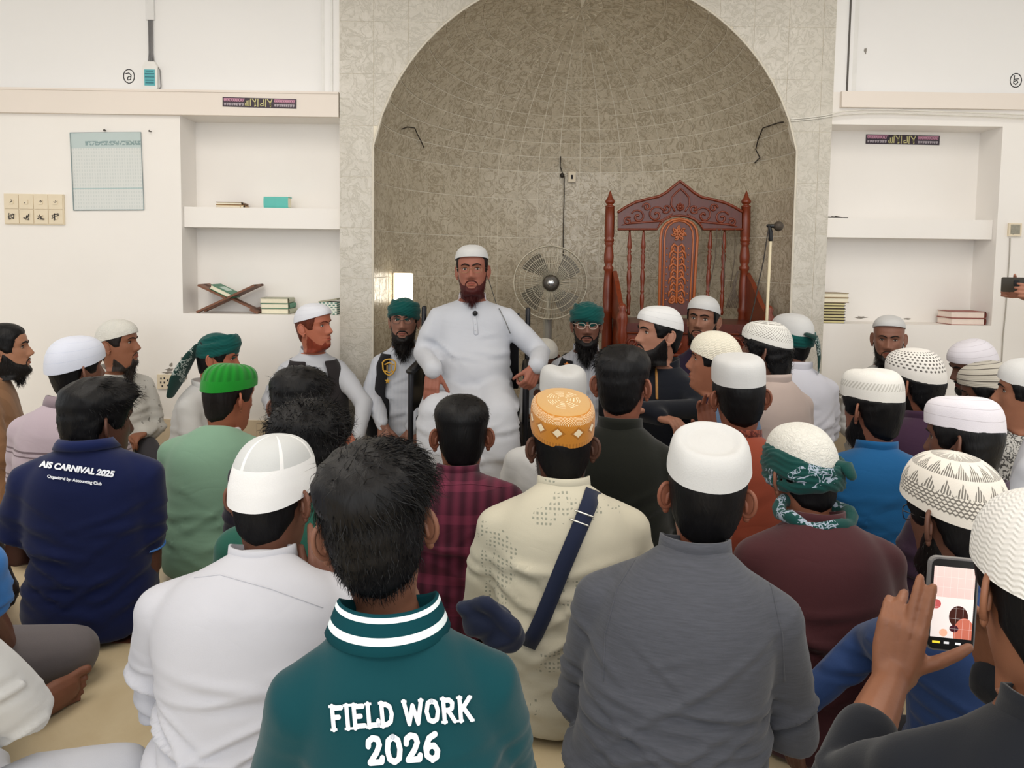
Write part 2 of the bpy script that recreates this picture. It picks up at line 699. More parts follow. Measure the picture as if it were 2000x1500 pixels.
dw = MB()
G = []
for ph in np.linspace(0, PI / 2, 19):
    G.append([(NXC - (AR + 0.0045) * math.cos(ph) * math.cos(a), YF + 0.006 + (AR + 0.0045) * math.cos(ph) * math.sin(a), NZS - ADZ + (AR + 0.0045) * math.sin(ph)) for a in np.linspace(0, PI, 41)])
dw.grid(np.array(G)[2:], wrap=False)
dome = struct(dw.build('ceiling_niche', GROUT, smooth=True), 'grey tiled half dome over the prayer niche')
NRING = 13
phs = [PH0 + (PI / 2 - PH0) * (k / NRING) ** 0.96 for k in range(NRING + 1)]
cen = np.array((NXC, YF, NZS - ADZ))
for k in range(NRING):
    nc = NCOL if k < 9 else (17 if k < 11 else 9)
    step = PI / nc
    off = 0.0
    for j in range(-4, nc + 4):
        a0, a1 = j * step, (j + 1) * step
        g = 0.0032
        ca = max(0.05, math.cos((phs[k] + phs[k + 1]) / 2))
        A0, A1 = a0 + g / (AR * ca), a1 - g / (AR * ca)
        P0, P1 = phs[k] + g / AR, phs[k + 1] - g / AR
        if A1 <= A0:
            continue
        qa = [dome_pt(A0 + (A1 - A0) * t, P0) for t in (0, .5, 1)] + [dome_pt(A0 + (A1 - A0) * t, P1) for t in (1, .5, 0)]
        poly = clip_front(qa)
        if len(poly) < 3:
            continue
        area_ = sum(np.linalg.norm(np.cross(poly[i] - poly[0], poly[i + 1] - poly[0])) for i in range(1, len(poly) - 1)) / 2
        if area_ < 0.0006:
            continue
        n = len(poly)
        back = [cen + (p - cen) * (1 + 0.007 / AR) for p in poly]
        F = [tuple(range(n - 1, -1, -1))] + [(i, (i + 1) % n, n + (i + 1) % n, n + i) for i in range(n)]
        MB().add(poly + back, F).build('tile', T_NICHE, dome, smooth=False)

# --- white wall on the left with its book recess
XL0 = -5.2
rx0, rz1, rz0 = at(354, 400, YW).x, at(500, 228, YW).z, at(500, 614, YW).z
bz1 = at(400, 178, YW).z                           # top of the beam
shz1, shz0 = at(510, 405, YW).z, at(510, 445, YW).z
sk = at(330, 818, YW).z
RB = YW + 0.22
w = MB()
w.box((XL0, YW, 0), (rx0, YW + 0.4, bz1))
w.box((rx0, YW, 0), (FXL, YW + 0.4, rz0))
w.box((rx0, RB, rz0), (FXL, YW + 0.4, rz1))
w.box((rx0, YW, rz1), (FXL, YW + 0.4, bz1))
w.box((FXL, YF + 0.051, 0), (NXC - NR - 0.06, YW + 0.4, bz1))
struct(w.build('wall_left', WHITE, smooth=False), 'white plaster wall left of the niche with a recessed bookshelf')
sh = struct(MB().box((rx0 + 0.002, YW + 0.03, shz0), (FXL - 0.002, RB, shz1)).build('trim_2', WHITE, smooth=False), 'white plaster shelf across the left wall recess')
bm = MB().box((XL0, YW - 0.03, rz1), (FXL - 0.005, YW, bz1)).build('trim_3', BEAM, smooth=False)
struct(bm, 'cream beam above the left recess')
MB().box((XL0, YW - 0.036, bz1 - 0.012), (FXL - 0.005, YW - 0.03, bz1)).build('ledge', BEAM, bm, smooth=False)
# boarded window above the beam
bx1 = at(627, 90, YW).x
bd = MB()
bd.box((XL0, YW + 0.045, bz1), (bx1, YW + 0.4, FTOP))
bd.box((bx1 + 0.02, YW, bz1), (FXL, YW + 0.4, FTOP))
win = struct(bd.build('window_1', BOARD, smooth=False), 'white boarded window panel at the upper left')
MB().box((bx1, YW + 0.01, bz1), (bx1 + 0.018, YW + 0.06, FTOP)).build('window_frame', plain('frame_white', (226, 224, 220), 0.4), win, smooth=False)
MB().box((at(645, 90, YW).x, YW - 0.008, bz1), (at(650, 90, YW).x, YW, FTOP)).build('cable_cover', plain('frame_white', (226, 224, 220), 0.4), win, smooth=False)
struct(MB().box((XL0, YW - 0.012, 0), (FXL, YW, sk)).build('baseboard_left', SKIRT, smooth=False))

# --- white wall on the right
XR1 = 5.2
qx1, qz1, qz0 = at(1950, 400, YW).x, at(1790, 245, YW).z, at(1770, 634, YW).z
cz1 = at(1800, 182, YW).z
cz0 = at(1800, 213, YW).z
w = MB()
w.box((qx1, YW, 0), (XR1, YW + 0.4, cz1))
w.box((FXR, YW, 0), (qx1, YW + 0.4, qz0))
w.box((FXR, RB, qz0), (qx1, YW + 0.4, qz1))
w.box((FXR, YW, qz1), (qx1, YW + 0.4, cz1))
w.box((NXC + NR + 0.06, YF + 0.051, 0), (FXR, YW + 0.4, cz1))
struct(w.build('wall_right', WHITE, smooth=False), 'white plaster wall right of the niche with a recessed bookshelf')
s1, s0 = at(1780, 427, YW).z, at(1780, 465, YW).z
struct(MB().box((FXR + 0.002, YW + 0.04, s0), (qx1 - 0.002, RB, s1)).build('trim_4', WHITE, smooth=False), 'white plaster shelf across the right wall recess')
struct(MB().box((at(1640, 200, YW).x, YW - 0.03, cz0), (XR1, YW, cz1)).build('trim_5', BEAM, smooth=False), 'cream beam above the right recess')
dx0 = at(1677, 90, YW).x
bd = MB()
bd.box((dx0, YW + 0.045, cz1), (XR1, YW + 0.4, FTOP))
bd.box((FXR, YW, cz1), (dx0 - 0.03, YW + 0.4, FTOP))
win2 = struct(bd.build('window_2', BOARD, smooth=False), 'white boarded window panel at the upper right')
MB().box((dx0 - 0.03, YW + 0.012, cz1), (dx0, YW + 0.06, FTOP)).build('window_frame', plain('frame_white', (226, 224, 220), 0.4), win2, smooth=False)
MB().box((at(1656, 90, YW).x, YW - 0.006, cz1), (at(1659, 90, YW).x, YW, FTOP)).build('cable_cover', LINE, win2, smooth=False)
struct(MB().box((FXR, YW - 0.012, 0), (XR1, YW, at(1640, 832, YW).z)).build('baseboard_right', SKIRT, smooth=False))

# chipped plaster: irregular grey scars in the paint
CHIP = plain('bare_plaster', (140, 134, 126), 0.9, 0.1, var=0.3, scale=60)


def chip(px, py, w_, h_, y=YW, seed=1, par='wall_left'):
    r = random.Random(seed)
    c = at(px, py, y)
    n = 12
    k = y / FPX
    poly = []
    for i in range(n):
        a = 2 * PI * i / n
        q = r.uniform(0.45, 1.1)
        poly.append((c.x + math.cos(a) * w_ * k * q / 2, c.z + math.sin(a) * h_ * k * q / 2))
    o = MB().prism(poly, y - 0.0015, y + 0.002).build('plaster_chip', CHIP, bpy.data.objects[par], smooth=False)
    return o


for q in ((1640, 790, 22, 34, 3), (1652, 812, 16, 24, 4), (1637, 765, 9, 9, 5), (1641, 770, 8, 12, 6)):
    chip(q[0], q[1], q[2], q[3], seed=q[4], par='wall_right')
for q in ((331, 722, 18, 9, 8), (328, 728, 24, 6, 9), (357, 702, 8, 14, 10), (360, 738, 16, 18, 11), (334, 712, 8, 10, 12), (316, 800, 7, 5, 13)):
    chip(q[0], q[1], q[2], q[3], seed=q[4], par='wall_left')
for q in ((1682, 620, 26, 5, 15), (1772, 623, 20, 5, 16), (1690, 100, 6, 14, 17)):
    chip(q[0], q[1], q[2], q[3], y=(RB if q[1] > 600 else YW + 0.045), seed=q[4], par='wall_right' if q[1] > 600 else 'window_2')

# ================================================================== fittings on the walls
IVORY = plain('ivory_plastic', (226, 212, 186), 0.4, 0.4, var=0.03)
INK = plain('ink', (60, 58, 60), 0.8, 0.1)
CREAMPAPER = plain('page_edges', (236, 228, 204), 0.8, 0.1, var=0.08, scale=90)
GREENBOOK = plain('green_cover', (52, 122, 92), 0.45, 0.4)
DARKBOOK = plain('dark_cover', (58, 46, 34), 0.5, 0.4)
OLIVE = plain('olive_cover', (92, 96, 62), 0.5, 0.4)


def strokes(mb, lines, w, y, o, k=1.0, th=0.001, mat=0):
    """flat pen strokes on a wall plane; lines in 2-D units, o = origin (x, z)"""
    for ln in lines:
        P = [np.array((o[0] + p[0] * k, o[1] + p[1] * k)) for p in ln]
        for a, b in zip(P[:-1], P[1:]):
            d = b - a
            L = np.linalg.norm(d)
            if L < 1e-9:
                continue
            d = d / L
            n = np.array((-d[1], d[0])) * w / 2
            e = d * w * 0.35
            mb.prism([tuple(a - e - n), tuple(b + e - n), tuple(b + e + n), tuple(a - e + n)], y - th, y, mat)


def circ(n=20, rx=1, rz=1, a0=0.0, a1=2 * PI, c=(0, 0)):
    return [(c[0] + rx * math.cos(a0 + (a1 - a0) * i / n), c[1] + rz * math.sin(a0 + (a1 - a0) * i / n)) for i in range(n + 1)]


def text_arrays(body, size=1.0, bold=0.0, shear=0.0, space=1.0):
    cu = bpy.data.curves.new('txt', 'FONT')
    cu.body, cu.size, cu.offset, cu.shear, cu.space_character = body, size, bold, shear, space
    cu.align_x, cu.align_y = 'CENTER', 'CENTER'
    o = bpy.data.objects.new('txt', cu)
    COL.objects.link(o)
    ev = o.evaluated_get(bpy.context.evaluated_depsgraph_get())
    m = ev.to_mesh()
    V = np.array([v.co[:] for v in m.vertices]).reshape(-1, 3)
    F = [tuple(p.vertices) for p in m.polygons]
    ev.to_mesh_clear()
    bpy.data.objects.remove(o)
    bpy.data.curves.remove(cu)
    return V, F


# eight-gang switch board, left wall
c = at(69, 409, YW)
sb = empty('switch_board', (c.x, YW, c.z))
tag(sb, 'ivory eight-switch panel with handwritten marks on the left wall', 'switch')
u = 28.4 * YW / FPX
MB().box((-2 * u - 0.003, -0.012, -u - 0.003), (2 * u + 0.003, 0, u + 0.003)).build('back_plate', IVORY, sb, smooth=False)
marks = [[(-.2, -.3), (0, 0), (.25, .05), (.3, .3), (0, .4)], [(-.3, -.35), (-.2, -.2)], [(-.1, .1), (.1, .35), (.3, .1), (.1, -.1)], [(-.3, .1), (0, -.1), (.3, .1), (.1, .3)]]
rm = random.Random(4)
for r in range(2):
    for q in range(4):
        x, z = (-1.5 + q) * u, (0.5 - r) * u
        g = MB().box((x - u / 2 + 0.002, -0.017, z - u / 2 + 0.002), (x + u / 2 - 0.002, -0.012, z + u / 2 - 0.002)).build('switch_plate', IVORY, sb, smooth=False)
        MB().box((x - 0.012, -0.021, z - 0.014), (x + 0.012, -0.017, z + 0.010)).build('rocker', IVORY, g, smooth=False)
        m2 = MB()
        sc_ = [[(rm.uniform(-.9, .9), rm.uniform(-.9, .9)) for _ in range(4)] for _ in range(3 if r else 1)] if r else [marks[q]]
        strokes(m2, sc_, 0.003, -0.0212, (x, z), 0.024)
        m2.build('pen_marks', INK, g, smooth=False)

# laminated timetable poster
POST = bpy.data.materials.new('x')
POST, nt, b = newmat('laminated_print', 0.12, 0.6)
co, x, y, z = coords(nt)
lines = ((x * 420.0).sin()).gt(0.2) * (((z * 300.0).sin()).gt(-0.4)) * z.lt(0.135) * 0.22
head = z.gt(0.135) * 0.55 + (z.lt(-0.095)) * z.gt(-0.102) * 0.8
hd2 = z.gt(0.15) * z.lt(0.175) * ((noise(nt, co, 90, 2)).gt(0.47)) * x.gt(-0.12) * 0.6
base = mixc(nt, lines, lin((214, 216, 212)), lin((150, 166, 164)))
base = mixc(nt, head, base, lin((158, 184, 184)))
nt.links.new(mixc(nt, hd2, base, lin((70, 110, 112))), b.inputs['Base Color'])
bump(nt, b, noise(nt, co, 9, 2), 0.25, 0.02)
c = at(210, 335, YW)
po = empty('wall_poster', (c.x, YW, c.z))
po.rotation_euler = (0, math.radians(-1.2), 0)
tag(po, 'pale laminated timetable poster with blue heading on the left wall', 'poster')
W, H = 136 * YW / FPX / 2, 148 * YW / FPX / 2
G = np.array([[(xx, -0.006 - 0.004 * math.sin(7 * xx + 5 * zz), zz) for xx in np.linspace(-W, W, 9)] for zz in np.linspace(-H, H, 9)])
m2 = MB().grid(G, wrap=False)
m2.build('print', POST, po)
fr = MB()
for q in ((-W, -H, W, -H), (W, -H, W, H), (W, H, -W, H), (-W, H, -W, -H)):
    fr.tube([(q[0], -0.006, q[1]), (q[2], -0.006, q[3])], 0.0025, 6, up=(0, 1, 0))
fr.build('edge_strip', plain('edge_grey', (140, 156, 158), 0.4), po)
MB().lathe([(0.004, 0), (0.004, 0.012), (0.007, 0.014)], 8, (0.0, -0.002, H + 0.012), (0, -1, 0)).build('nail', LINE, po)
c = at(295, 257, YW)
nl = MB().lathe([(0.003, 0), (0.003, 0.02), (0.006, 0.022)], 8, (0, 0, 0), (0, -1, 0)).build('nail', LINE, loc=(c.x, YW, c.z))
tag(nl, 'small bare nail in the white wall right of the poster', 'nail')

# AC remote holder with its cable trunking, upper left board
YB = YW + 0.045
c = at(290, 147, YW)
rc = empty('wall_controller', (c.x, YB, c.z))
tag(rc, 'white wall controller with teal screen hanging from grey wires, upper left', 'controller')
k = YB / FPX
mbx = MB()
rr = 0.012
poly = [(-14 * k + rr, -27 * k), (14 * k - rr, -27 * k), (14 * k, -27 * k + rr), (14 * k, 22 * k - rr), (9 * k, 27 * k), (-9 * k, 27 * k), (-14 * k, 22 * k - rr), (-14 * k, -27 * k + rr)]
mbx.prism(poly, -0.03, 0)
mbx.build('case', plain('case_white', (232, 230, 226), 0.35), rc, smooth=False)
sc2 = MB().box((-10 * k, -0.032, -18 * k), (10 * k, -0.03, 12 * k)).build('screen', plain('teal_lcd', (92, 172, 180), 0.2, 0.5), rc, smooth=False)
m2 = MB()
for zz, ww in ((8, 7), (3, 9), (-3, 9), (-9, 8), (-14, 8)):
    m2.box((-ww * k, -0.0328, zz * k), (ww * k, -0.032, (zz + 1.6) * k))
m2.build('print', plain('lcd_print', (48, 104, 116), 0.4), sc2, smooth=False)
m2 = MB()
for dx in (-5, -1.5, 2, 5):
    m2.tube([(dx * k, -0.01, 27 * k), (dx * k * 0.6, -0.012, 45 * k), (dx * k * 0.7, -0.01, 110 * k)], 0.0038, 6)
m2.tube([(8 * k, -0.01, 26 * k), (17 * k, -0.012, 12 * k), (18 * k, -0.01, -18 * k), (13 * k, -0.008, -27 * k)], 0.003, 6)
m2.tube([(-8 * k, -0.01, 26 * k), (-12 * k, -0.02, 20 * k), (-13 * k, -0.012, 10 * k)], 0.003, 6)
m2.build('wires', plain('grey_wire', (120, 118, 118), 0.5), rc)
MB().box((-8 * k, -0.016, 106 * k), (8 * k, 0, FTOP - c.z - 0.01)).build('trunking', plain('trunk_white', (224, 222, 220), 0.4), rc, smooth=False)

# circled handwritten numerals
c = at(252, 149, YB)
m2 = MB()
strokes(m2, [circ(18, 10.5, 13), [(-6, 5), (0, 6), (4, 2), (3, -6), (-2, -7), (-3, -3), (0, 0), (3, -1)]], 0.005, YB, (c.x, c.z), YB / FPX)
tag(m2.build('wall_numeral', INK, smooth=False), 'circled handwritten Bengali numeral beside the wall controller', 'numeral')
c = at(1984, 157, YB)
m2 = MB()
strokes(m2, [circ(18, 11, 13), [(-3, 9), (-4, -5), (0, -8), (4, -4), (2, 0), (-3, -2)], [(-3, 2), (5, 3)]], 0.005, YB, (c.x, c.z), YB / FPX)
tag(m2.build('wall_numeral', INK, smooth=False), 'circled handwritten Bengali numeral at the upper right edge', 'numeral')


def sticker(px, py, y, label, tilt):
    c = at(px, py, y)
    e = empty('calligraphy_sticker', (c.x, y, c.z))
    e.rotation_euler = (0, math.radians(tilt), 0)
    tag(e, label, 'sticker')
    k = y / FPX
    MB().box((-71 * k, -0.002, -9 * k), (71 * k, 0, 9 * k)).build('panel', plain('sticker_black', (52, 38, 50), 0.4), e, smooth=False)
    ye = MB()
    r = random.Random(px)
    for x0, x1 in ((-68, -29), (29, 68)):
        pink, wh = MB(), MB()
        x_ = x0
        strokes(pink, [[(x0, 6.4), (x1, 6.4)]], 1.5 * k, -0.002, (0, 0), k)
        while x_ < x1 - 3:
            w_ = r.uniform(3, 5)
            strokes(pink, [[(x_, 6), (x_ + w_ * .2, 1.5), (x_ + w_ * .8, 2), (x_ + w_ * .7, 6)]], 1.4 * k, -0.002, (0, 0), k)
            x_ += w_ + 0.6
        x_ = x0
        while x_ < x1 - 3:
            w_ = r.uniform(2.4, 4.2)
            strokes(wh, [[(x_, -2.2), (x_ + w_, -2.2)], [(x_ + w_ * .3, -2.2), (x_ + w_ * .2, -6), (x_ + w_ * .8, -5.6), (x_ + w_ * .8, -2.2)]], 1.0 * k, -0.002, (0, 0), k)
            x_ += w_ + 1.2
        pink.build('lettering', plain('pink_print', (222, 160, 186), 0.6), e, smooth=False)
        wh.build('lettering', plain('white_print', (220, 208, 216), 0.6), e, smooth=False)
    # angular yellow calligraphy in the middle
    strokes(ye, [[(24, 7), (20, -2), (22, -6)], [(15, 7), (21, 0), (21, -7)], [(12, 7), (12, -7)], [(8, 6), (9, -5), (2, -6), (2, -2), (6, -1)], [(-3, 7), (-3, -7)],
                 [(-7, 7), (-9, -2), (-7, -6)], [(-14, 7), (-8, 0), (-9, -7)], [(-17, 7), (-17, -6)], [(-20, 4), (-20, -6), (-27, -6), (-27, -2)], [(-24, 3), (-24, -6)]], 1.7 * k, -0.002, (0, 0), k)
    ye.build('lettering', plain('yellow_print', (204, 196, 140), 0.6), e, smooth=False)


sticker(507, 201, YW - 0.031, 'black sticker with pink and yellow lettering on the left beam', 0.9)
sticker(1763, 273, RB - 0.001, 'black sticker with pink and yellow lettering inside the right recess', 0.3)


def socket(px, py, y, w_, label):
    c = at(px, py, y)
    e = empty('wall_socket', (c.x, y, c.z))
    tag(e, label, 'socket')
    k = y / FPX * w_ / 2
    MB().box((-k, -0.014, -k), (k, 0, k)).build('plate', IVORY, e, smooth=False)
    for i, (a, b_) in enumerate(((-.45, .45), (0, .5), (.45, .2), (-.5, -.1), (0.0, -.1), (.45, -.5), (-.3, -.6))):
        MB().box((a * k - k * .09, -0.0155, b_ * k - k * .13), (a * k + k * .09, -0.014, b_ * k + k * .13)).build('slot', INK, e, smooth=False)
    return e


socket(323, 745, YW, 28, 'ivory wall socket with scuffed plaster above it, low on the left wall')
so = socket(1980, 449, YW, 25, 'grey open wall socket beside the right recess')
k = YW / FPX
MB().box((-9 * k, -0.016, -8 * k), (9 * k, -0.0142, 10 * k)).build('cover', plain('dusty_grey', (150, 146, 132), 0.7, var=0.3, scale=70), so, smooth=False)
m2 = MB()
c = at(1980, 449, YW)
P = [at(a, b_, YW) for a, b_ in ((1972, 465), (1971, 500), (1968, 540), (1964, 600), (1958, 660), (1955, 720))]
m2.tube([(p.x, YW - 0.004, p.z) for p in P], 0.0035, 6, up=(0, 1, 0))
tag(m2.build('wall_cable', plain('cable_grey', (176, 170, 160), 0.5)), 'thin grey cable running down the right wall from the socket', 'cable')
# twin white cables along the right beam, into the niche as a hanging black wire
for i, (dy, lab) in enumerate(((0, 'upper white cable strung below the right beam'), (6, 'lower white cable sagging below the right beam'))):
    P = [at(a, b_ + dy, YW) for a, b_ in ((2010, 228), (1940, 224), (1850, 221), (1790, 219), (1740, 217), (1690, 217), (1640, 220))]
    Q = [at(a, b_ + dy * .6, YF) for a, b_ in ((1610, 226), (1580, 230), (1545, 233))]
    m2 = MB().tube([(p.x, YW - 0.035, p.z) for p in P] + [(p.x, YF - 0.006, p.z) for p in Q], 0.004, 6, up=(0, 1, 0))
    tag(m2.build('wall_cable', plain('cable_white', (222, 218, 208), 0.5)), lab, 'cable')


def niche_y(px):
    """depth of the niche wall seen at pixel column px"""
    y = YF + 0.8
    for _ in range(12):
        x = (px - 1000) / FPX * y
        dx = min(abs(x - NXC), NR - 0.01)
        y = YF + math.sqrt(NR * NR - dx * dx)
    return y


def on_niche(px, py, back=0.012):
    return at(px, py, niche_y(px) - back)


def dome_y(px, py):
    """depth of the half dome seen at a pixel above the springing"""
    c = np.array((NXC, YF, NZS - ADZ))
    d = np.array(at(px, py, 1.0)) - np.array((0, 0, CAM_H))
    o = np.array((0, 0, CAM_H)) - c
    A, B, C = d @ d, 2 * d @ o, o @ o - (AR - 0.015) ** 2
    return (-B + math.sqrt(max(0, B * B - 4 * A * C))) / (2 * A)


WIRE = plain('black_wire', (48, 42, 36), 0.5)
P = [at(a, b_, YF - 0.004) for a, b_ in ((1553, 235),)] + [at(a, b_, dome_y(a, b_)) for a, b_ in ((1520, 240), (1490, 250), (1485, 262), (1480, 275), (1476, 292), (1484, 308))] + [on_niche(1474, 318)]
tag(MB().tube(P, 0.004, 6).build('wall_cable', WIRE), 'black wire looping down the right inner side of the niche', 'cable')
P = [at(1095, 306, dome_y(1095, 306))] + [on_niche(a, b_) for a, b_ in ((1094, 325), (1098, 336), (1102, 345), (1102, 380), (1101, 420), (1100, 470), (1100, 500))]
tag(MB().tube(P, 0.004, 6).build('wall_cable', WIRE), 'thin black wire hanging from the small niche socket', 'cable')
ny = niche_y(1117) - 0.008
c = at(1117, 346, ny)
e = tag(empty('niche_socket', c), 'small white socket high on the niche back wall', 'socket')
k = ny / FPX
MB().box((-7 * k, -0.012, -10 * k), (7 * k, 0.006, 10 * k)).build('plate', IVORY, e, smooth=False)
MB().box((-2 * k, -0.014, -4 * k), (2 * k, -0.012, 4 * k)).build('slot', INK, e, smooth=False)
MB().ball((-19 * k, -0.005, 3 * k), 4.5 * k, 8).build('plug', WIRE, e)
P = [at(a, b_, dome_y(a, b_)) for a, b_ in ((785, 252), (796, 248), (810, 250), (815, 262), (822, 275), (828, 288))]
tag(MB().tube(P, 0.0035, 6).build('wall_cable', WIRE), 'short stray wire on the left side of the half dome', 'cable')

# lit lamp on the left inner wall of the niche
ny = niche_y(787)
c = at(787, 562, ny - 0.12)
lp = tag(empty('wall_lamp', c), 'glowing white box lamp on the left niche wall', 'lamp')
k = ny / FPX
LAMP = plain('lamp_diffuser', (255, 246, 228), 0.4, emit=4.0)
MB().box((-16 * k, -0.02, -27 * k), (17 * k, 0.05, 27 * k)).build('diffuser', LAMP, lp, smooth=False)
MB().box((-18 * k, -0.01, -29 * k), (18 * k, 0.16, -27 * k)).build('frame', IVORY, lp, smooth=False)
MB().box((-18 * k, -0.01, 27 * k), (18 * k, 0.12, 28.5 * k)).build('frame', IVORY, lp, smooth=False)
MB().box((-18 * k, -0.01, -27 * k), (-16 * k, 0.06, 27 * k)).build('frame', IVORY, lp, smooth=False)
MB().box((-12 * k, 0.05, -20 * k), (12 * k, 0.095, 20 * k)).build('mount', IVORY, lp, smooth=False)


# ---------------------------------------------------------------- books
def book(name, label, loc, size, rz=0.0, cover=None, group=None, ry=0.0, spine='x-', lie=True, marker=False, page=None):
    """closed book lying flat: page block between two boards with a rounded spine"""
    L, D, T = size
    e = empty(name, loc, rz)
    if ry:
        e.rotation_euler = (0, ry, rz)
    tag(e, label, 'book', group)
    cover = cover or GREENBOOK
    b_ = 0.003
    MB().box((-L / 2 + 0.004, -D / 2 + 0.004, b_), (L / 2 - 0.004, D / 2 - 0.004, T - b_)).build('pages', page or CREAMPAPER, e, smooth=False)
    MB().box((-L / 2, -D / 2, 0), (L / 2, D / 2, b_)).build('cover_board', cover, e, smooth=False)
    MB().box((-L / 2, -D / 2, T - b_), (L / 2, D / 2, T)).build('cover_board', cover, e, smooth=False)
    sx = L / 2 if spine == 'x+' else -L / 2
    a = np.linspace(-PI / 2, PI / 2, 7)
    sg = 1 if spine == 'x+' else -1
    if spine in ('x+', 'x-'):
        G = np.array([[(sx + sg * 0.008 * math.cos(q), yy, T / 2 + T / 2 * math.sin(q)) for q in a] for yy in (-D / 2, D / 2)])
    else:
        G = np.array([[(xx, -D / 2 - 0.006 * math.cos(q), T / 2 + T / 2 * math.sin(q)) for q in a] for xx in (-L / 2, L / 2)])
    MB().grid(G, wrap=False).build('spine', cover, e)
    if marker:
        MB().tube([(L / 2 - 0.02, -D / 2, T / 2), (L / 2 - 0.015, -D / 2 - 0.012, 0.0), (L / 2 - 0.012, -D / 2 - 0.012, -0.03), (L / 2 - 0.005, -D / 2 - 0.012, -0.05)], 0.0022, 5).build('ribbon', plain('gold_ribbon', (206, 176, 110), 0.5), e)
    return e


k = (YW + 0.08) / FPX
c = at(448, 405, YW + 0.08)
book('book', 'lower of two thin tan books on the left shelf', (c.x, YW + 0.13, shz1 + 0.0005), (0.16, 0.13, 0.016), 0.12, plain('tan_cover', (176, 140, 92), 0.5), spine='x+', marker=True)
book('book', 'upper of two thin tan books on the left shelf', (c.x - 0.004, YW + 0.13, shz1 + 0.0175), (0.15, 0.125, 0.016), 0.08, plain('brown_cover', (116, 84, 56), 0.5), spine='x+')
c = at(541, 398, YW + 0.08)
tb = book('book', 'turquoise book standing on its edge on the left shelf', (c.x, YW + 0.10, shz1 + 0.001), (0.15, 0.06, 0.04), -0.1, plain('turquoise_cover', (96, 186, 176), 0.35), spine='y')
tb.rotation_euler = (math.radians(0), 0, -0.08)
tb.scale = (1, 1, 1.7)
# rehal: folding book stand of two crossed boards, with a green book
WOODR = plain('rehal_wood', (122, 80, 58), 0.5, 0.4, var=0.3, scale=40)
yc_ = YW + 0.11
A = at(398, 562, yc_)
Bp = at(512, 612, yc_)
c = at(456, 590, yc_)
rh = tag(empty('book_stand', (c.x, yc_, rz0)), 'crossed wooden folding book stand in the left recess', 'book stand')
kk = yc_ / FPX
zc = c.z - rz0
for sgn, nm in ((1, 'board'), (-1, 'board')):
    m2 = MB()
    # board rises from the foot on one side to the lip on the other
    x0, z0 = -62 * kk * sgn, 0.006
    x1, z1 = 50 * kk * sgn, 55 * kk
    if sgn < 0:
        x0, x1 = 56 * kk, -58 * kk
        z1 = 54 * kk
    d = np.array((x1 - x0, z1 - z0))
    d = d / np.linalg.norm(d)
    n = np.array((-d[1], d[0])) * 0.006
    for y0, y1 in (((-0.085, -0.03), (0.03, 0.085)) if sgn > 0 else ((-0.028, 0.028),)):
        m2.prism([(x0 - n[0], max(0.001, z0 - n[1])), (x1 - n[0], z1 - n[1]), (x1 + n[0], z1 + n[1]), (x0 + n[0], z0 + n[1])], y0, y1)
    # full-width upper half
    xm, zm = x0 + (x1 - x0) * 0.52, z0 + (z1 - z0) * 0.52
    m2.prism([(xm - n[0], zm - n[1]), (x1 - n[0], z1 - n[1]), (x1 + n[0], z1 + n[1]), (xm + n[0], zm + n[1])], -0.088, 0.088)
    if sgn < 0:
        m2.prism([(x0 - n[0], max(0.001, z0 - n[1])), (x0 + d[0] * 0.05 - n[0], z0 + d[1] * 0.05 - n[1]), (x0 + d[0] * 0.05 + n[0], z0 + d[1] * 0.05 + n[1]), (x0 + n[0], z0 + n[1])], -0.088, 0.088)
    m2.build(nm, WOODR, rh, smooth=False)
sl = math.atan2(54 * kk - 0.006, -(58 + 56) * kk)
ang = math.atan2(54.0, 114.0)
b0 = at(436, 571, yc_)
gb = book('book', 'green book resting open-side out on the wooden book stand', (0, 0, 0), (0.135, 0.155, 0.028), 0, GREENBOOK, spine='x+')
gb.rotation_euler = (0, ang, 0)
gb.location = (b0.x + 0.006, yc_, b0.z - 0.004)
MB().box((-0.03, -0.045, 0.0281), (0.025, 0.045, 0.0286)).build('title_panel', plain('silver_green', (190, 214, 204), 0.4), gb, smooth=False)
# three stacked books
c = at(541, 600, YW + 0.1)
for i, (cv, lab) in enumerate(((plain('grey_spine', (170, 172, 150), 0.5), 'bottom book of the three stacked in the left recess'), (GREENBOOK, 'middle green-spined book of the three stacked in the left recess'), (plain('grey_spine', (170, 172, 150), 0.5), 'top book of the three stacked in the left recess'))):
    book('book', lab, (c.x + (0.003, 0.0, -0.006)[i], YW + 0.12, rz0 + 0.001 + i * 0.0315), (0.168, 0.14, 0.031), 0.04 * (i - 1), cv, spine='x+', group='three stacked books in the left recess')
# green-white patterned box with a cloth lid at the right end of the left recess
BOXM, nt, b = newmat('green_dash_print', 0.6)
co, x, y, z = coords(nt)
ds = ((x * 42.0 + (z * 75.0).floor() * 0.5).frac()).lt(0.55) * ((z * 75.0).frac()).lt(0.45)
nt.links.new(mixc(nt, ds, lin((226, 228, 218)), lin((62, 122, 108))), b.inputs['Base Color'])
c = at(645, 600, YW + 0.1)
tx = tag(empty('storage_box', (c.x, YW + 0.12, rz0)), 'green and white dashed box with a slanted lid in the left recess', 'box')
MB().box((-0.055, -0.06, 0.001), (0.048, 0.06, 0.075)).build('body', BOXM, tx, smooth=False)
MB().prism([(-0.06, 0.072), (0.05, 0.088), (0.05, 0.098), (0.0, 0.088), (-0.06, 0.08)], -0.065, 0.065).build('lid', plain('lid_olive', (168, 164, 142), 0.6), tx, smooth=False)
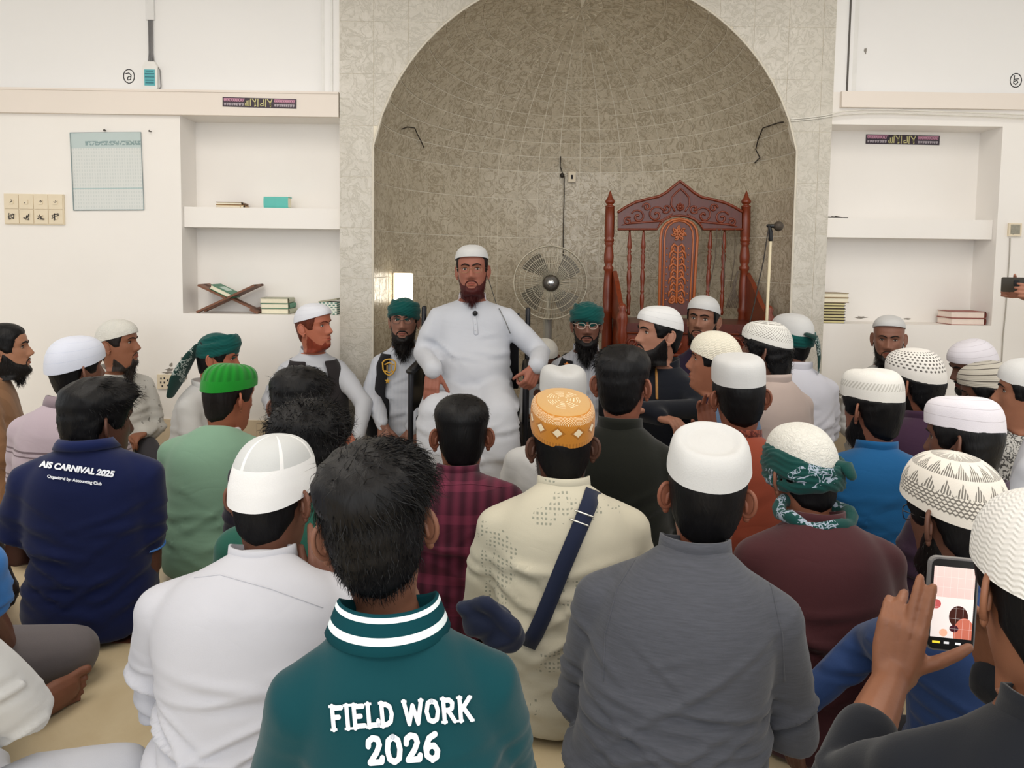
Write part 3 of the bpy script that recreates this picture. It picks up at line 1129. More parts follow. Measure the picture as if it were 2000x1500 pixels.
# right recess: tall stack at the left, two pink-edged books at the right
c = at(1637, 600, YW + 0.08)
zz = qz0 + 0.001
hs = [0.0165] * 7 + [0.030, 0.027]
names = ['bottom', 'second', 'third', 'fourth', 'fifth', 'sixth', 'seventh', 'eighth', 'topmost']
xb = FXR + 0.085
for i, h in enumerate(hs):
    wide = i >= 7
    book('book', '%s book of the tall stack in the right recess' % names[i] if i else 'bottom book of the tall stack in the right recess', (xb + (0.006 if wide else -0.004) + 0.002 * math.sin(i * 2.1), YW + 0.11, zz), (0.15 if wide else 0.136, 0.17, h), 0.01 * math.sin(i), plain('tan_cover2', (150, 128, 96), 0.5) if wide else DARKBOOK, spine='x-', group='tall stack of books in the right recess',
         page=None if wide else plain('yellow_pages', (226, 214, 160), 0.8, 0.1))
    zz += h + 0.0008
c = at(1876, 622, YW + 0.1)
for i, lab in enumerate(('lower of two pale books with red-brown covers in the right recess', 'upper of two pale books with red-brown covers in the right recess')):
    book('book', lab, (c.x, YW + 0.1, qz0 + 0.001 + i * 0.0405), (0.205, 0.15, 0.04), 0.05 - 0.04 * i, plain('redbrown_cover', (150, 84, 74), 0.5), spine='x+', group='pair of pale books in the right recess', page=plain('pinkish_pages', (236, 220, 208), 0.8, 0.1))
# dark folded spectacles / papers on the right shelf
c = at(1642, 420, YW + 0.08)
m2 = MB()
for i in range(4):
    m2.tube([(-0.06 + 0.02 * i, 0.0, 0.004 + 0.003 * i), (0.02 + 0.012 * i, 0.03, 0.006), (0.05 + 0.01 * i, 0.01, 0.004)], 0.003, 6)
tag(m2.build('cable_bundle', LINE, loc=(FXR + 0.09, YW + 0.09, s1 + 0.001)), 'small tangle of dark wire on the right shelf', 'cable')

# ================================================================== minbar chair
def wood_mat(name, c0, c1, rough=0.36):
    m, nt, b = newmat(name, rough, 0.5)
    co, x, y, z = coords(nt)
    n = noise(nt, co, 14, 4, 0.6, 0.8, (3, 3, 0.6))
    nt.links.new(mixc(nt, n, lin(c0), lin(c1)), b.inputs['Base Color'])
    b.inputs['Coat Weight'].default_value = 0.12
    b.inputs['Coat Roughness'].default_value = 0.2
    bump(nt, b, n, 0.1, 0.003)
    return m


WOOD = wood_mat('varnished_mahogany', (88, 30, 12), (142, 60, 26))
WOODD = wood_mat('dark_mahogany', (66, 24, 16), (104, 40, 24))
WOODL = wood_mat('carved_amber_wood', (150, 74, 36), (196, 112, 60))
MY = 4.92                                           # plane of the chair back
mk = MY / FPX
c = at(1327, 640, MY)
MBASE = at(1327, 897, MY)
mn = tag(empty('minbar_chair', (c.x, MY, 0)), 'tall carved mahogany pulpit chair with spindle back inside the niche', 'chair')


def ml(px, py):
    p = at(px, py, MY)
    return np.array((p.x - c.x, 0.0, p.z))


def spiral(cx, cz, r0, r1, a0, turns, n=26):
    out = []
    for i in range(n):
        t = i / (n - 1)
        r = r0 + (r1 - r0) * t
        a = a0 + turns * 2 * PI * t
        out.append((cx + r * math.cos(a), cz + r * math.sin(a)))
    return out


def post(px_top, px_bot, py_top, name='post'):
    T, B = ml(px_top, py_top), ml(px_bot, 640)
    H = T[2]
    m2 = MB()
    f = lambda py: ml(px_top, py)[2]
    prof = [(0.001, f(372)), (0.008, f(377)), (0.017, f(386)), (0.03, f(392)), (0.032, f(395)), (0.024, f(398)), (0.016, f(400)), (0.028, f(402)), (0.032, f(403)),
            (0.027, f(405)), (0.029, f(430)), (0.029, f(462)), (0.026, f(465)), (0.032, f(468)), (0.032, f(471)), (0.026, f(473)), (0.031, f(476)), (0.022, f(480)),
            (0.026, f(486)), (0.032, f(500)), (0.03, f(512)), (0.022, f(518)), (0.032, f(522)), (0.032, f(526)), (0.025, f(530)), (0.028, f(545)), (0.034, f(580)), (0.03, f(600)), (0.038, f(606)), (0.03, f(612)),
            (0.034, f(650)), (0.034, 0.4), (0.036, 0.0)]
    m2.lathe([(r, h) for r, h in reversed(prof)], 18, (0, 0, 0))
    V, F = m2.arrays()
    # fluting on the upper shaft, slight lean as in the picture
    a = np.arctan2(V[:, 1], V[:, 0])
    sel = (V[:, 2] < f(404)) & (V[:, 2] > f(464))
    V[sel, :2] *= (1 + 0.09 * np.cos(a[sel] * 9))[:, None]
    k = np.clip(V[:, 2] / T[2], 0, 1)
    V[:, 0] += T[0] * k + B[0] * (1 - k)
    return MB().add(V, F).build(name, WOOD, mn)


post(1192, 1186, 372)
post(1458, 1452, 372)
# crest rail with an ogee outline
out_px = [(1207, 450), (1207, 412), (1222, 402), (1240, 393), (1262, 387), (1285, 382), (1300, 374), (1313, 363), (1327, 352), (1341, 363), (1354, 374), (1369, 383), (1392, 388), (1415, 394), (1432, 402), (1447, 411), (1447, 450), (1372, 450), (1366, 440), (1356, 431), (1342, 425), (1326, 423), (1310, 425), (1297, 431), (1288, 440), (1282, 450)]
poly = [(p[0], p[2]) for p in (ml(*q) for q in out_px)]
cr = MB().prism([poly[i] for i in (0, 1, 2, 3, 4, 5, 6, 7, 8, 25, 24, 23, 22, 21)][:9] + [poly[21], poly[22], poly[23], poly[24], poly[25]], -0.022, 0.022)
# (split in two so each outline stays simple)
cr = MB()
left = poly[0:9] + [poly[21]] + poly[22:26]
right = [poly[8]] + poly[9:17] + poly[17:22]
cr.prism(left, -0.02, 0.02)
cr.prism(right, -0.02, 0.02)
crest = cr.build('crest_rail', WOODD, mn, smooth=False)
m2 = MB()
edge = poly[1:16]
m2.tube([(p[0], -0.022, p[1] - 0.008) for p in edge], 0.009, 8, up=(0, 1, 0))
low = poly[16:26] + [poly[0]]
m2.tube([(p[0], -0.022, p[1] + 0.006) for p in low], 0.007, 8, up=(0, 1, 0))
m2.build('moulding', WOOD, crest)
cvd = MB()
cz = ml(1327, 405)
for s_ in (-1, 1):
    for (px_, py_, r0, a0, tr) in ((1280, 420, 17, 0.3, 1.3), (1245, 424, 14, 2.6, -1.2), (1225, 432, 8, 1.0, 1.1), (1300, 408, 9, 4.0, 1.0), (1262, 405, 8, 3.0, -1.1)):
        p = ml(1327 + (px_ - 1327), py_)
        x = p[0] if s_ < 0 else 2 * cz[0] - p[0]
        sp = spiral(0, 0, r0 * mk, 2.5 * mk, a0, tr)
        cvd.tube([(x + (q[0] if s_ < 0 else -q[0]), -0.024, p[2] + q[1]) for q in sp], np.linspace(0.0055, 0.008, len(sp)), 6, up=(0, 1, 0))
    P = [ml(a, b_) for a, b_ in ((1312, 418), (1290, 432), (1262, 434), (1232, 436), (1214, 440))]
    cvd.tube([((p[0] if s_ < 0 else 2 * cz[0] - p[0]), -0.022, p[2]) for p in P], [0.004, 0.008, 0.007, 0.008, 0.003], 6, up=(0, 1, 0))
    P = [ml(a, b_) for a, b_ in ((1316, 412), (1309, 400), (1311, 386), (1320, 376), (1327, 370))]
    cvd.tube([((p[0] if s_ < 0 else 2 * cz[0] - p[0]), -0.024, p[2]) for p in P], 0.006, 6, up=(0, 1, 0))
for q in range(8):
    a = q * PI / 4
    cvd.ball((cz[0] + 0.017 * math.cos(a), -0.022, cz[2] + 0.017 * math.sin(a)), (0.010, 0.012, 0.010), 8)
cvd.ball((cz[0], -0.026, cz[2]), 0.012, 8)
cvd.build('carving', WOOD, crest)
# centre splat with round head
sp_px = [(1286, 615), (1289, 465), (1292, 448), (1300, 437), (1312, 430), (1326, 428), (1340, 430), (1352, 437), (1359, 448), (1361, 465), (1352, 615)]
poly = [(p[0], p[2]) for p in (ml(*q) for q in sp_px)]
splat = MB().prism(poly, -0.012, 0.016).build('splat', WOODD, mn, smooth=False)
m2 = MB()
m2.tube([(p[0] * 1.0, -0.016, p[1]) for p in poly], 0.009, 8, up=(0, 1, 0))
inn = [(p[0] + (cz[0] - p[0]) * 0.22, -0.015, p[1] - (0.012 if 0 < i < 10 else 0)) for i, p in enumerate(poly)]
m2.tube(inn, 0.006, 8, up=(0, 1, 0))
m2.build('moulding', WOODL, splat)
cvd = MB()
rz = ml(1325, 456)
for ring, nn in ((0.032, 7), (0.016, 5)):
    for q in range(nn):
        a = 2 * PI * q / nn + ring * 20
        sp = spiral(rz[0] + ring * math.cos(a), rz[2] + ring * math.sin(a), 0.014, 0.003, a, 0.9, 12)
        cvd.tube([(x, -0.018, z) for x, z in sp], 0.0055, 6, up=(0, 1, 0))
st0, st1 = ml(1323, 482), ml(1320, 590)
cvd.tube([(st0[0], -0.016, st0[2]), (st1[0], -0.016, st1[2])], 0.008, 8, up=(0, 1, 0))
for s_ in (-1, 1):
    for i in range(9):
        z = st0[2] + (st1[2] - st0[2]) * i / 8.6
        x0 = st0[0] + (st1[0] - st0[0]) * i / 8.6
        k2 = 1.0 if i % 2 else 0.8
        cvd.tube([(x0 + s_ * 0.006, -0.015, z), (x0 + s_ * 0.03 * k2, -0.019, z + 0.016), (x0 + s_ * 0.048 * k2, -0.018, z - 0.002), (x0 + s_ * 0.052 * k2, -0.015, z - 0.03)], [0.005, 0.0095, 0.0085, 0.004], 6, up=(0, 1, 0))
        cvd.tube([(x0 + s_ * 0.014, -0.014, z - 0.012), (x0 + s_ * 0.030 * k2, -0.017, z - 0.004), (x0 + s_ * 0.036 * k2, -0.015, z - 0.026)], [0.003, 0.006, 0.003], 6, up=(0, 1, 0))
        cvd.ball((x0 + s_ * 0.068, -0.013, z - 0.01), 0.006, 8)
    sp = spiral(st1[0] + s_ * 0.035, st1[2] + 0.01, 0.026, 0.004, PI / 2, s_ * 1.2, 18)
    cvd.tube([(x, -0.017, z) for x, z in sp], 0.006, 6, up=(0, 1, 0))
cvd.build('carving', WOODL, splat)
# spindles
for t_, b_ in ((1230, 1227), (1257, 1253), (1388, 1380), (1415, 1409)):
    T, B = ml(t_, 450), ml(b_, 615)
    L = T[2] - B[2]
    prof = [(0.010, 0), (0.014, .03), (0.009, .06), (0.012, .12), (0.015, .2), (0.012, .24), (0.008, .26), (0.014, .28), (0.009, .3), (0.013, .38), (0.016, .45), (0.012, .52), (0.008, .54), (0.014, .56), (0.009, .585), (0.015, .66), (0.015, .7), (0.008, .73), (0.014, .75), (0.008, .77), (0.016, .8), (0.013, .86), (0.007, .97), (0.006, 1.0)]
    m2 = MB().lathe([(r, h * L) for r, h in prof], 12)
    V, F = m2.arrays()
    k = V[:, 2] / L
    V[:, 0] += B[0] + (T[0] - B[0]) * k
    V[:, 2] += B[2]
    MB().add(V, F).build('spindle', WOOD, mn)
# seat, body and carved front rail
sz = ml(1327, 622)[2]
MB().box((-0.43, -0.42, sz - 0.05), (0.43, 0.03, sz)).build('seat', WOODD, mn, smooth=False)
fr = MB().box((-0.43, -0.40, 0.0), (0.43, 0.02, sz - 0.05)).build('body', WOOD, mn, smooth=False)
m2 = MB()
for i in range(7):
    x = -0.36 + i * 0.12
    sp = spiral(x, sz - 0.12, 0.045, 0.008, 0, 1.2 if i % 2 else -1.2, 20)
    m2.tube([(q[0], -0.404, q[1]) for q in sp], 0.008, 6, up=(0, 1, 0))
m2.tube([(-0.42, -0.405, sz - 0.055), (0.42, -0.405, sz - 0.055)], 0.012, 8)
m2.tube([(-0.42, -0.405, sz - 0.19), (0.42, -0.405, sz - 0.19)], 0.010, 8)
m2.build('carving', WOOD, fr)
# arms: sloping side panels coming forward, with turned front posts
for s_, pt in ((-1, [(1192, 530), (1203, 540), (1208, 570), (1216, 616)]), (1, [(1450, 536), (1466, 545), (1474, 580), (1488, 640)])):
    pl = [(0.0, sz), (-0.42, sz), (-0.44, sz + 0.05), (-0.30, sz + 0.12), (-0.12, sz + 0.24), (0.0, sz + 0.30)]
    x = s_ * 0.425
    v = [(x - 0.014, y, z) for y, z in pl] + [(x + 0.014, y, z) for y, z in pl]
    n = len(pl)
    F = [tuple(range(n)), tuple(range(2 * n - 1, n - 1, -1))] + [((i + 1) % n, i, n + i, n + (i + 1) % n) for i in range(n)]
    MB().add(v, F).build('arm_panel', WOOD, mn, smooth=False)
    m2 = MB().lathe([(0.034, 0), (0.034, sz * .8), (0.026, sz * .86), (0.036, sz * .9), (0.026, sz * .95), (0.034, sz + 0.02), (0.03, sz + 0.05), (0.02, sz + 0.07), (0.028, sz + 0.09), (0.012, sz + 0.115)], 14, (s_ * 0.43, -0.42, 0))
    m2.build('front_post', WOOD, mn)
# cable bundle hanging over the right spindle, lead along the post
m2 = MB()
p0 = ml(1437, 530)
for i in range(7):
    q = ml(1418 + i * 3.2, 600)
    w_ = 0.012 * math.sin(i)
    m2.tube([(p0[0] + 0.002 * i, -0.03, p0[2]), (p0[0] - 0.02 + w_, -0.045, p0[2] - 0.08), (q[0], -0.05, q[2] + 0.05), (q[0] - 0.01, -0.04, q[2])], 0.0035, 6)
for xa, xb in ((1398, 1383), (1406, 1412), (1433, 1424)):
    a, b_ = ml(xa, 448), ml(xb, 560)
    m2.tube([(a[0], -0.03, a[2]), ((a[0] + b_[0]) / 2 + 0.012, -0.034, (a[2] + b_[2]) / 2), (b_[0], -0.03, b_[2])], 0.003, 6)
cb = m2.build('cable_bundle', plain('cable_brown_grey', (92, 80, 68), 0.5), loc=(c.x, MY, 0))
tag(cb, 'coiled cable bundle hanging on the right of the pulpit chair', 'cable')

# ================================================================== microphone stand
SY = 4.34
e0 = at(1494, 640, SY)
ms = tag(empty('microphone_stand', (e0.x, SY, 0)), 'cream pole microphone stand with black mic right of the pulpit chair', 'microphone')
tp = at(1505, 468, SY)
dx = tp.x - e0.x
MB().tube([(0.0, 0, 0.02), (dx, 0, tp.z)], 0.0085, 10).build('pole', plain('cream_pole', (226, 212, 178), 0.35), ms)
MB().lathe([(0.085, 0), (0.085, 0.012), (0.03, 0.022), (0.02, 0.05)], 24).build("base", BLACK, ms)
q = [at(1505, 468, SY), at(1505, 452, SY), at(1502, 441, SY)]
MB().tube([(p.x - e0.x, 0, p.z) for p in q], [0.013, 0.012, 0.010], 10).build('clamp', BLACK, ms)
h = at(1517, 442, SY)
mc = MB().tube([(q[2].x - e0.x - 0.006, 0, q[2].z), (h.x - e0.x - 0.01, -0.01, h.z)], [0.009, 0.012], 12).build('microphone', BLACK, ms)
MB().ball((h.x - e0.x + 0.006, -0.012, h.z), 0.028, 18).build('grille', plain('mic_grille', (78, 70, 62), 0.6, metal=0.4, var=0.4, scale=300), mc)
P = [at(a, b_, SY) for a, b_ in ((1500, 440), (1495, 470), (1489, 510), (1480, 550), (1472, 590), (1462, 630), (1455, 680))]
MB().tube([(p.x - e0.x, -0.02, p.z) for p in P], 0.0035, 6).build('cable', WIRE, ms)

# ================================================================== pedestal fan
FYp = 5.16
fc = at(1075, 552, FYp)
fan = tag(empty('pedestal_fan', (fc.x, FYp, 0)), 'grey wire-caged pedestal fan standing in the niche', 'fan')
R = 71.5 * FYp / FPX
WIREG = plain('fan_wire', (196, 188, 168), 0.4, 0.5, metal=0.2)
BLADE = plain('fan_blade', (116, 110, 98), 0.35, 0.4)
z0 = fc.z
cage = MB()
for rr, yy, tr in ((R, 0.0, 0.005), (R * 0.99, 0.03, 0.004), (R * 0.72, -0.05, 0.0025), (R * 0.52, -0.06, 0.0022), (R * 0.86, -0.03, 0.002)):
    cage.tube([(rr * math.cos(a), yy, z0 + rr * math.sin(a)) for a in np.linspace(0, 2 * PI, 40, endpoint=False)], tr, 5, closed=True, up=(0, 1, 0))
for i in range(72):
    a = 2 * PI * i / 72
    ca, sa = math.cos(a), math.sin(a)
    cage.tube([(0.05 * ca, -0.075, z0 + 0.05 * sa), (R * 0.5 * ca, -0.06, z0 + R * 0.5 * sa), (R * 0.8 * ca, -0.042, z0 + R * 0.8 * sa), (R * ca, 0, z0 + R * sa)], 0.0017, 4, round_ends=False)
    if i % 2 == 0:
        cage.tube([(R * ca, 0, z0 + R * sa), (R * 0.6 * ca, 0.075, z0 + R * 0.6 * sa), (0.06 * ca, 0.09, z0 + 0.06 * sa)], 0.0017, 4, round_ends=False)
cage.build('cage', WIREG, fan)
for i in range(4):
    a0 = i * PI / 2 + 0.55
    G = []
    for r in np.linspace(0.035, R * 0.88, 7):
        row = []
        t = (r - 0.035) / (R * 0.88)
        for s_ in np.linspace(-1, 1, 6):
            a = a0 + s_ * (0.30 + 0.12 * math.sin(t * PI)) + 0.25 * t
            row.append((r * math.cos(a), 0.012 + s_ * 0.018, z0 + r * math.sin(a)))
        G.append(row)
    G = np.array(G)
    m2 = MB().grid(G, wrap=False)
    m2.grid(G + np.array((0, 0.003, 0)), wrap=False)
    m2.build('blade', BLADE, fan)
hb = MB().lathe([(0.055, 0), (0.055, 0.01), (0.045, 0.018), (0.03, 0.02)], 28, (0, -0.072, z0), (0, -1, 0)).build('hub', plain('hub_dark', (70, 64, 56), 0.35, metal=0.3), fan)
m2 = MB()
for i in range(30):
    a = 2 * PI * i / 30
    m2.tube([(0.036 * math.cos(a), -0.09, z0 + 0.036 * math.sin(a)), (0.054 * math.cos(a), -0.082, z0 + 0.054 * math.sin(a))], 0.0016, 4, round_ends=False)
m2.build('hub_ribs', WIREG, hb)
MB().lathe([(0.026, 0), (0.026, 0.006), (0.016, 0.01), (0.002, 0.011)], 20, (0, -0.09, z0), (0, -1, 0)).build('badge', plain('chrome_badge', (196, 196, 196), 0.15, metal=0.8), hb)
MB().lathe([(0.05, 0), (0.055, 0.05), (0.05, 0.12), (0.03, 0.14)], 20, (0, 0.05, z0), (0, 1, 0)).build('motor', BLADE, fan)
zb = at(1070, 622, FYp).z
MB().lathe([(0.022, zb - 0.01), (0.024, zb), (0.018, zb + 0.06), (0.022, z0 - 0.03)], 16, (-0.01, 0.07, 0)).build('neck', WIREG, fan)
MB().lathe([(0.031, 0.03), (0.031, zb - 0.02), (0.034, zb - 0.012), (0.034, zb)], 18, (-0.01, 0.07, 0)).build('pole', plain('silver_pole', (206, 206, 200), 0.2, metal=0.6), fan)
MB().lathe([(0.19, 0), (0.19, 0.02), (0.06, 0.04), (0.035, 0.07)], 28, (-0.01, 0.07, 0)).build('base', BLADE, fan)

# ================================================================== people: builders
NS = 80                                              # points round the head
_t = np.linspace(-PI, PI, NS, endpoint=False)
TH = _t - 0.42 * np.sin(_t)                          # denser at the face; 0 = straight ahead (+Y)
TAB = np.array([                                     # z, half width, front, back
    (-0.134, .0560, .044, .066), (-0.126, .0550, .056, .066), (-0.119, .0520, .070, .066), (-0.112, .0500, .082, .067), (-0.100, .0530, .088, .069), (-0.085, .0570, .0895, .072),
    (-0.060, .0625, .0910, .079), (-0.030, .0680, .0905, .089), (0.000, .0715, .0895, .097), (0.015, .0725, .0885, .100), (0.035, .0745, .0930, .102), (0.060, .0755, .0925, .101),
    (0.080, .0725, .0850, .094), (0.095, .0650, .0730, .082), (0.107, .0530, .0560, .064), (0.115, .0380, .0390, .044), (0.1195, .0200, .0200, .024), (0.1207, .0050, .0050, .006)])
ZR = np.concatenate([np.linspace(-0.134, -0.112, 7), np.arange(-0.108, 0.075, 0.0042), np.linspace(0.078, 0.107, 8), [0.1115, 0.115, 0.1178, 0.1195, 0.1207]])


def head_grid():
    a, yf, yb = (np.interp(ZR, TAB[:, 0], TAB[:, i]) for i in (1, 2, 3))
    k = np.array([.25, .5, .25])
    sm = lambda q: np.concatenate([[q[0]], np.convolve(q, k, 'valid'), [q[-1]]])
    a, yf, yb = sm(sm(a)), sm(yf), sm(sm(yb))
    sn, cs = np.sin(TH), np.cos(TH)
    p = 2 / 2.25
    X = a[:, None] * np.sign(sn) * np.abs(sn) ** p
    Y = np.where(cs > 0, yf[:, None], yb[:, None]) * np.sign(cs) * np.abs(cs) ** p
    Z = np.repeat(ZR[:, None], NS, 1)
    fr = sstep(cs, 0.15, 0.55)[None, :]
    ax = np.abs(X)
    # nose
    prof = np.interp(Z, [-.046, -.040, -.034, -.026, -.019, -.008, .008, .022, .036, .05], [0, .004, .014, .0265, .0265, .0205, .013, .006, .002, 0])
    wid = np.interp(Z, [-.04, -.03, -.02, 0, .02, .04], [.0135, .0135, .0115, .0085, .0075, .010])
    d = prof * gs(X, wid)
    d += 0.006 * gs(ax - 0.0145, .0055) * gs(Z + .030, .007)                   # nostril wings
    d += -0.0105 * gs(ax - .031, .0145) * gs(Z - .0125, .0105)                 # eye sockets
    d += 0.0035 * gs(ax - .03, .022) * gs(Z - .036, .008)                      # brow
    d += 0.0035 * gs(ax - .05, .014) * gs(Z + .008, .016)                      # cheek bones
    d += 0.0065 * gs(X, .019) * (gs(Z + .0545, .0045) + 1.05 * gs(Z + .0675, .0055))   # lips
    d += -0.0035 * gs(X, .022) * gs(Z + .0608, .0026)
    d += -0.0025 * gs(X, .012) * gs(Z + .079, .006)
    d += 0.005 * gs(X, .018) * gs(Z + .098, .012)                              # chin
    d += -0.003 * gs(ax - .05, .016) * gs(Z + .045, .02)                       # hollow cheeks
    Y = Y + d * fr
    return np.stack([X, Y, Z], 2)


HG = head_grid()


def grid_normals(G):
    du = np.roll(G, -1, 1) - np.roll(G, 1, 1)
    dv = np.gradient(G, axis=0)
    n = np.cross(du, dv)
    n /= np.maximum(1e-9, np.linalg.norm(n, axis=2))[:, :, None]
    c = G - np.array((0, 0, 0))
    s = np.sign(np.sum(n * np.stack([G[:, :, 0], G[:, :, 1], G[:, :, 2] * 0], 2), axis=2).mean())
    return n * (s if s else 1)


HN = grid_normals(HG)
ATH = np.degrees(np.abs(TH))[None, :] + 0 * HG[:, :, 2]
HZ = HG[:, :, 2]
HAIRLINE = np.interp(ATH, [0, 38, 58, 70, 84, 98, 112, 135, 180], [.074, .071, .052, -.008, -.012, .018, -.045, -.078, -.092])
HAIRMASK = sstep(HZ - HAIRLINE, -0.006, 0.010)
BEARDTOP = np.interp(ATH, [0, 14, 22, 40, 62, 78, 90, 104, 116], [-.081, -.080, -.068, -.066, -.052, -.026, -.002, -.060, -.14])
BEARDMASK = sstep(BEARDTOP - HZ, -0.004, 0.010) * (ATH < 112)


def surf_y(x, z):
    d = (HG[:, :, 0] - x) ** 2 + (HG[:, :, 2] - z) ** 2 + np.where(HG[:, :, 1] > 0, 0, 9)
    i = np.unravel_index(np.argmin(d), d.shape)
    return HG[i][1]


def add_ear(mb, s, T, out=.80):
    """ear: curled rim, inner bowl and lobe, in the head frame, mapped through T"""
    c = np.array((s * 0.0735, -0.012, -0.006))
    o = unit((s * out, -math.sqrt(1 - out * out), 0.02))                # ear plane leans out and back
    up = unit((0, -0.18, 1.0))
    nrm = unit(np.cross(o, up)) * s
    m2 = MB()
    rim = []
    for q in np.linspace(-0.35, 1.25, 14):
        a = PI * q
        rx = 0.017 if math.cos(a) > -2 else 0.017
        rim.append(c + o * (0.013 + 0.0185 * math.sin(a)) + up * (0.003 + 0.029 * math.cos(a)))
    m2.tube(rim, [.003, .0038, .0042, .0044, .0044, .0044, .0044, .0044, .0044, .0046, .005, .0055, .005, .004], 8)
    m2.ball(c + o * 0.014 + up * 0.002, (0.0175, 0.0035, 0.0285), 12, R=np.stack([o, nrm, up], 1))
    m2.ball(c + o * 0.012 - up * 0.030, (0.0085, 0.005, 0.010), 10, R=np.stack([o, nrm, up], 1))
    m2.tube([c + o * 0.004 + up * 0.012, c + o * 0.012 + up * 0.004 + nrm * 0.003, c + o * 0.014 - up * 0.012 + nrm * 0.003], [.004, .005, .004], 8)
    V, F = m2.arrays()
    mb.add(T(V), F)


def ribbons(mb, P, D, L, w, sag=0.3, nseg=3, curl=0.0, rng=RNG):
    """hair strands: thin tapered ribbons from points P along D (unit)"""
    n = len(P)
    if n == 0:
        return
    L = np.full(n, L) if np.isscalar(L) else L
    side = np.cross(D, rng.normal(size=(n, 3)))
    side /= np.maximum(1e-9, np.linalg.norm(side, axis=1))[:, None]
    rows = []
    ph = rng.uniform(0, 6.28, n)
    for k in range(nseg + 1):
        t = k / nseg
        c = P + D * (L * t)[:, None] + np.array((0, 0, -1.0)) * (sag * L * t * t)[:, None]
        if curl:
            c = c + side * (curl * L * np.sin(ph + 5 * t))[:, None] * t
        ww = w * (1 - 0.85 * t) * 0.5
        rows.append(c - side * ww)
        rows.append(c + side * ww)
    V = np.stack(rows, 1).reshape(-1, 3)
    m = 2 * (nseg + 1)
    F = []
    for i in range(n):
        b = i * m
        for k in range(nseg):
            F.append((b + 2 * k, b + 2 * k + 1, b + 2 * k + 3, b + 2 * k + 2))
    mb.add(V, F)


def pick(mask, n, rng=RNG):
    """random points on the head grid where mask is high -> indices"""
    A = np.zeros_like(HZ)
    A[1:-1] = np.linalg.norm(np.cross(np.roll(HG, -1, 1) - HG, np.roll(HG, -1, 0) - HG), axis=2)[1:-1]
    p = (A * (mask > 0.6)).ravel()
    p = p / p.sum()
    return np.unravel_index(rng.choice(len(p), n, p=p), HZ.shape)


def hair_part(T, Rm, style, mat, parent, rng):
    """hair shell plus strands. style: dict(top, side, n, len, sag, wave, low)"""
    top, sid = style.get('top', .014), style.get('side', .006)
    dz = style.get('low', 0.0)
    mask = sstep(HZ - HAIRLINE + dz, -0.006, 0.018)
    if style.get('part') == 'back':                   # only below a cap at the back and sides
        mask = mask * (ATH > 60)
    cst = style.get('cap')
    if cst:
        tt = np.linspace(-PI, PI, 24, endpoint=False)
        f_, b_ = cst.get('front', .070), cst.get('back', .030)
        R3 = np.stack([.078 * np.sin(tt), .1 * np.cos(tt), (f_ + b_) / 2 + (f_ - b_) / 2 * np.cos(tt)], 1)
        piv = np.array((0, 0, .06))
        R3 = (R3 - piv) @ (rotx(math.radians(cst.get('tilt', 0))) @ roty(math.radians(cst.get('tiltx', 0)))).T + piv
        cf = np.linalg.lstsq(np.concatenate([R3[:, :2], np.ones((24, 1))], 1), R3[:, 2], rcond=None)[0]
        rimz = HG[:, :, 0] * cf[0] + HG[:, :, 1] * cf[1] + cf[2]
        mask = mask * sstep(rimz + .012 - HZ, 0, .006)
    hi = sstep(HZ, 0.03, 0.085)
    th = sid + (top - sid) * hi
    fr = np.clip(HG[:, :, 1] / 0.09, 0, 1)
    th = th * (1 + style.get('quiff', 0.0) * fr * hi)
    bumpn = 0.5 + 0.5 * np.sin(HG[:, :, 0] * 95 + 3 * np.sin(HG[:, :, 2] * 60 + style.get('seed', 0))) * np.sin(HG[:, :, 1] * 85 + 2 * HG[:, :, 0] * 50)
    th = th * (1 + style.get('lump', .25) * (bumpn - 0.5))
    G = HG + HN * (np.where(mask > 0.02, -0.003 + (th + 0.003) * mask, -0.004))[:, :, None]
    low_back = style.get('long', 0.0)
    if low_back:
        wgt = sstep(ATH, 95, 150) * sstep(-HZ, -0.0, 0.06)
        G = G + np.array((0, -0.35, -1.0)) * (low_back * wgt * mask)[:, :, None]
    mb = MB()
    mb.grid(T(G.reshape(-1, 3)).reshape(G.shape), True, False, True, keep=mask > 0.02)
    n = style.get('n', 700)
    if n:
        idx = pick(mask * (HZ > -0.085), n, rng)
        P = G[idx]
        Nn = HN[idx]
        crown = np.array((0, -0.03, 0.11))
        flow = P - crown
        flow = flow - Nn * np.sum(flow * Nn, axis=1)[:, None]
        flow /= np.maximum(1e-6, np.linalg.norm(flow, axis=1))[:, None]
        comb = np.array(style.get('comb', (0.25, 0.5, 0.0)))
        h = hi[idx][:, None]
        D = flow * (1 - 0.5 * h) + comb * h + Nn * style.get('lift', .35) + rng.normal(size=P.shape) * style.get('wild', .3)
        D /= np.linalg.norm(D, axis=1)[:, None]
        L = (style.get('len', .03) * (0.35 + 0.65 * hi[idx])) * rng.uniform(.6, 1.2, len(P))
        ribbons(mb, T(P - Nn * 0.003), D @ Rm.T, L, style.get('w', .0022), style.get('sag', .25), 3, style.get('curl', 0.1), rng)
    mb.build('hair', mat, parent)


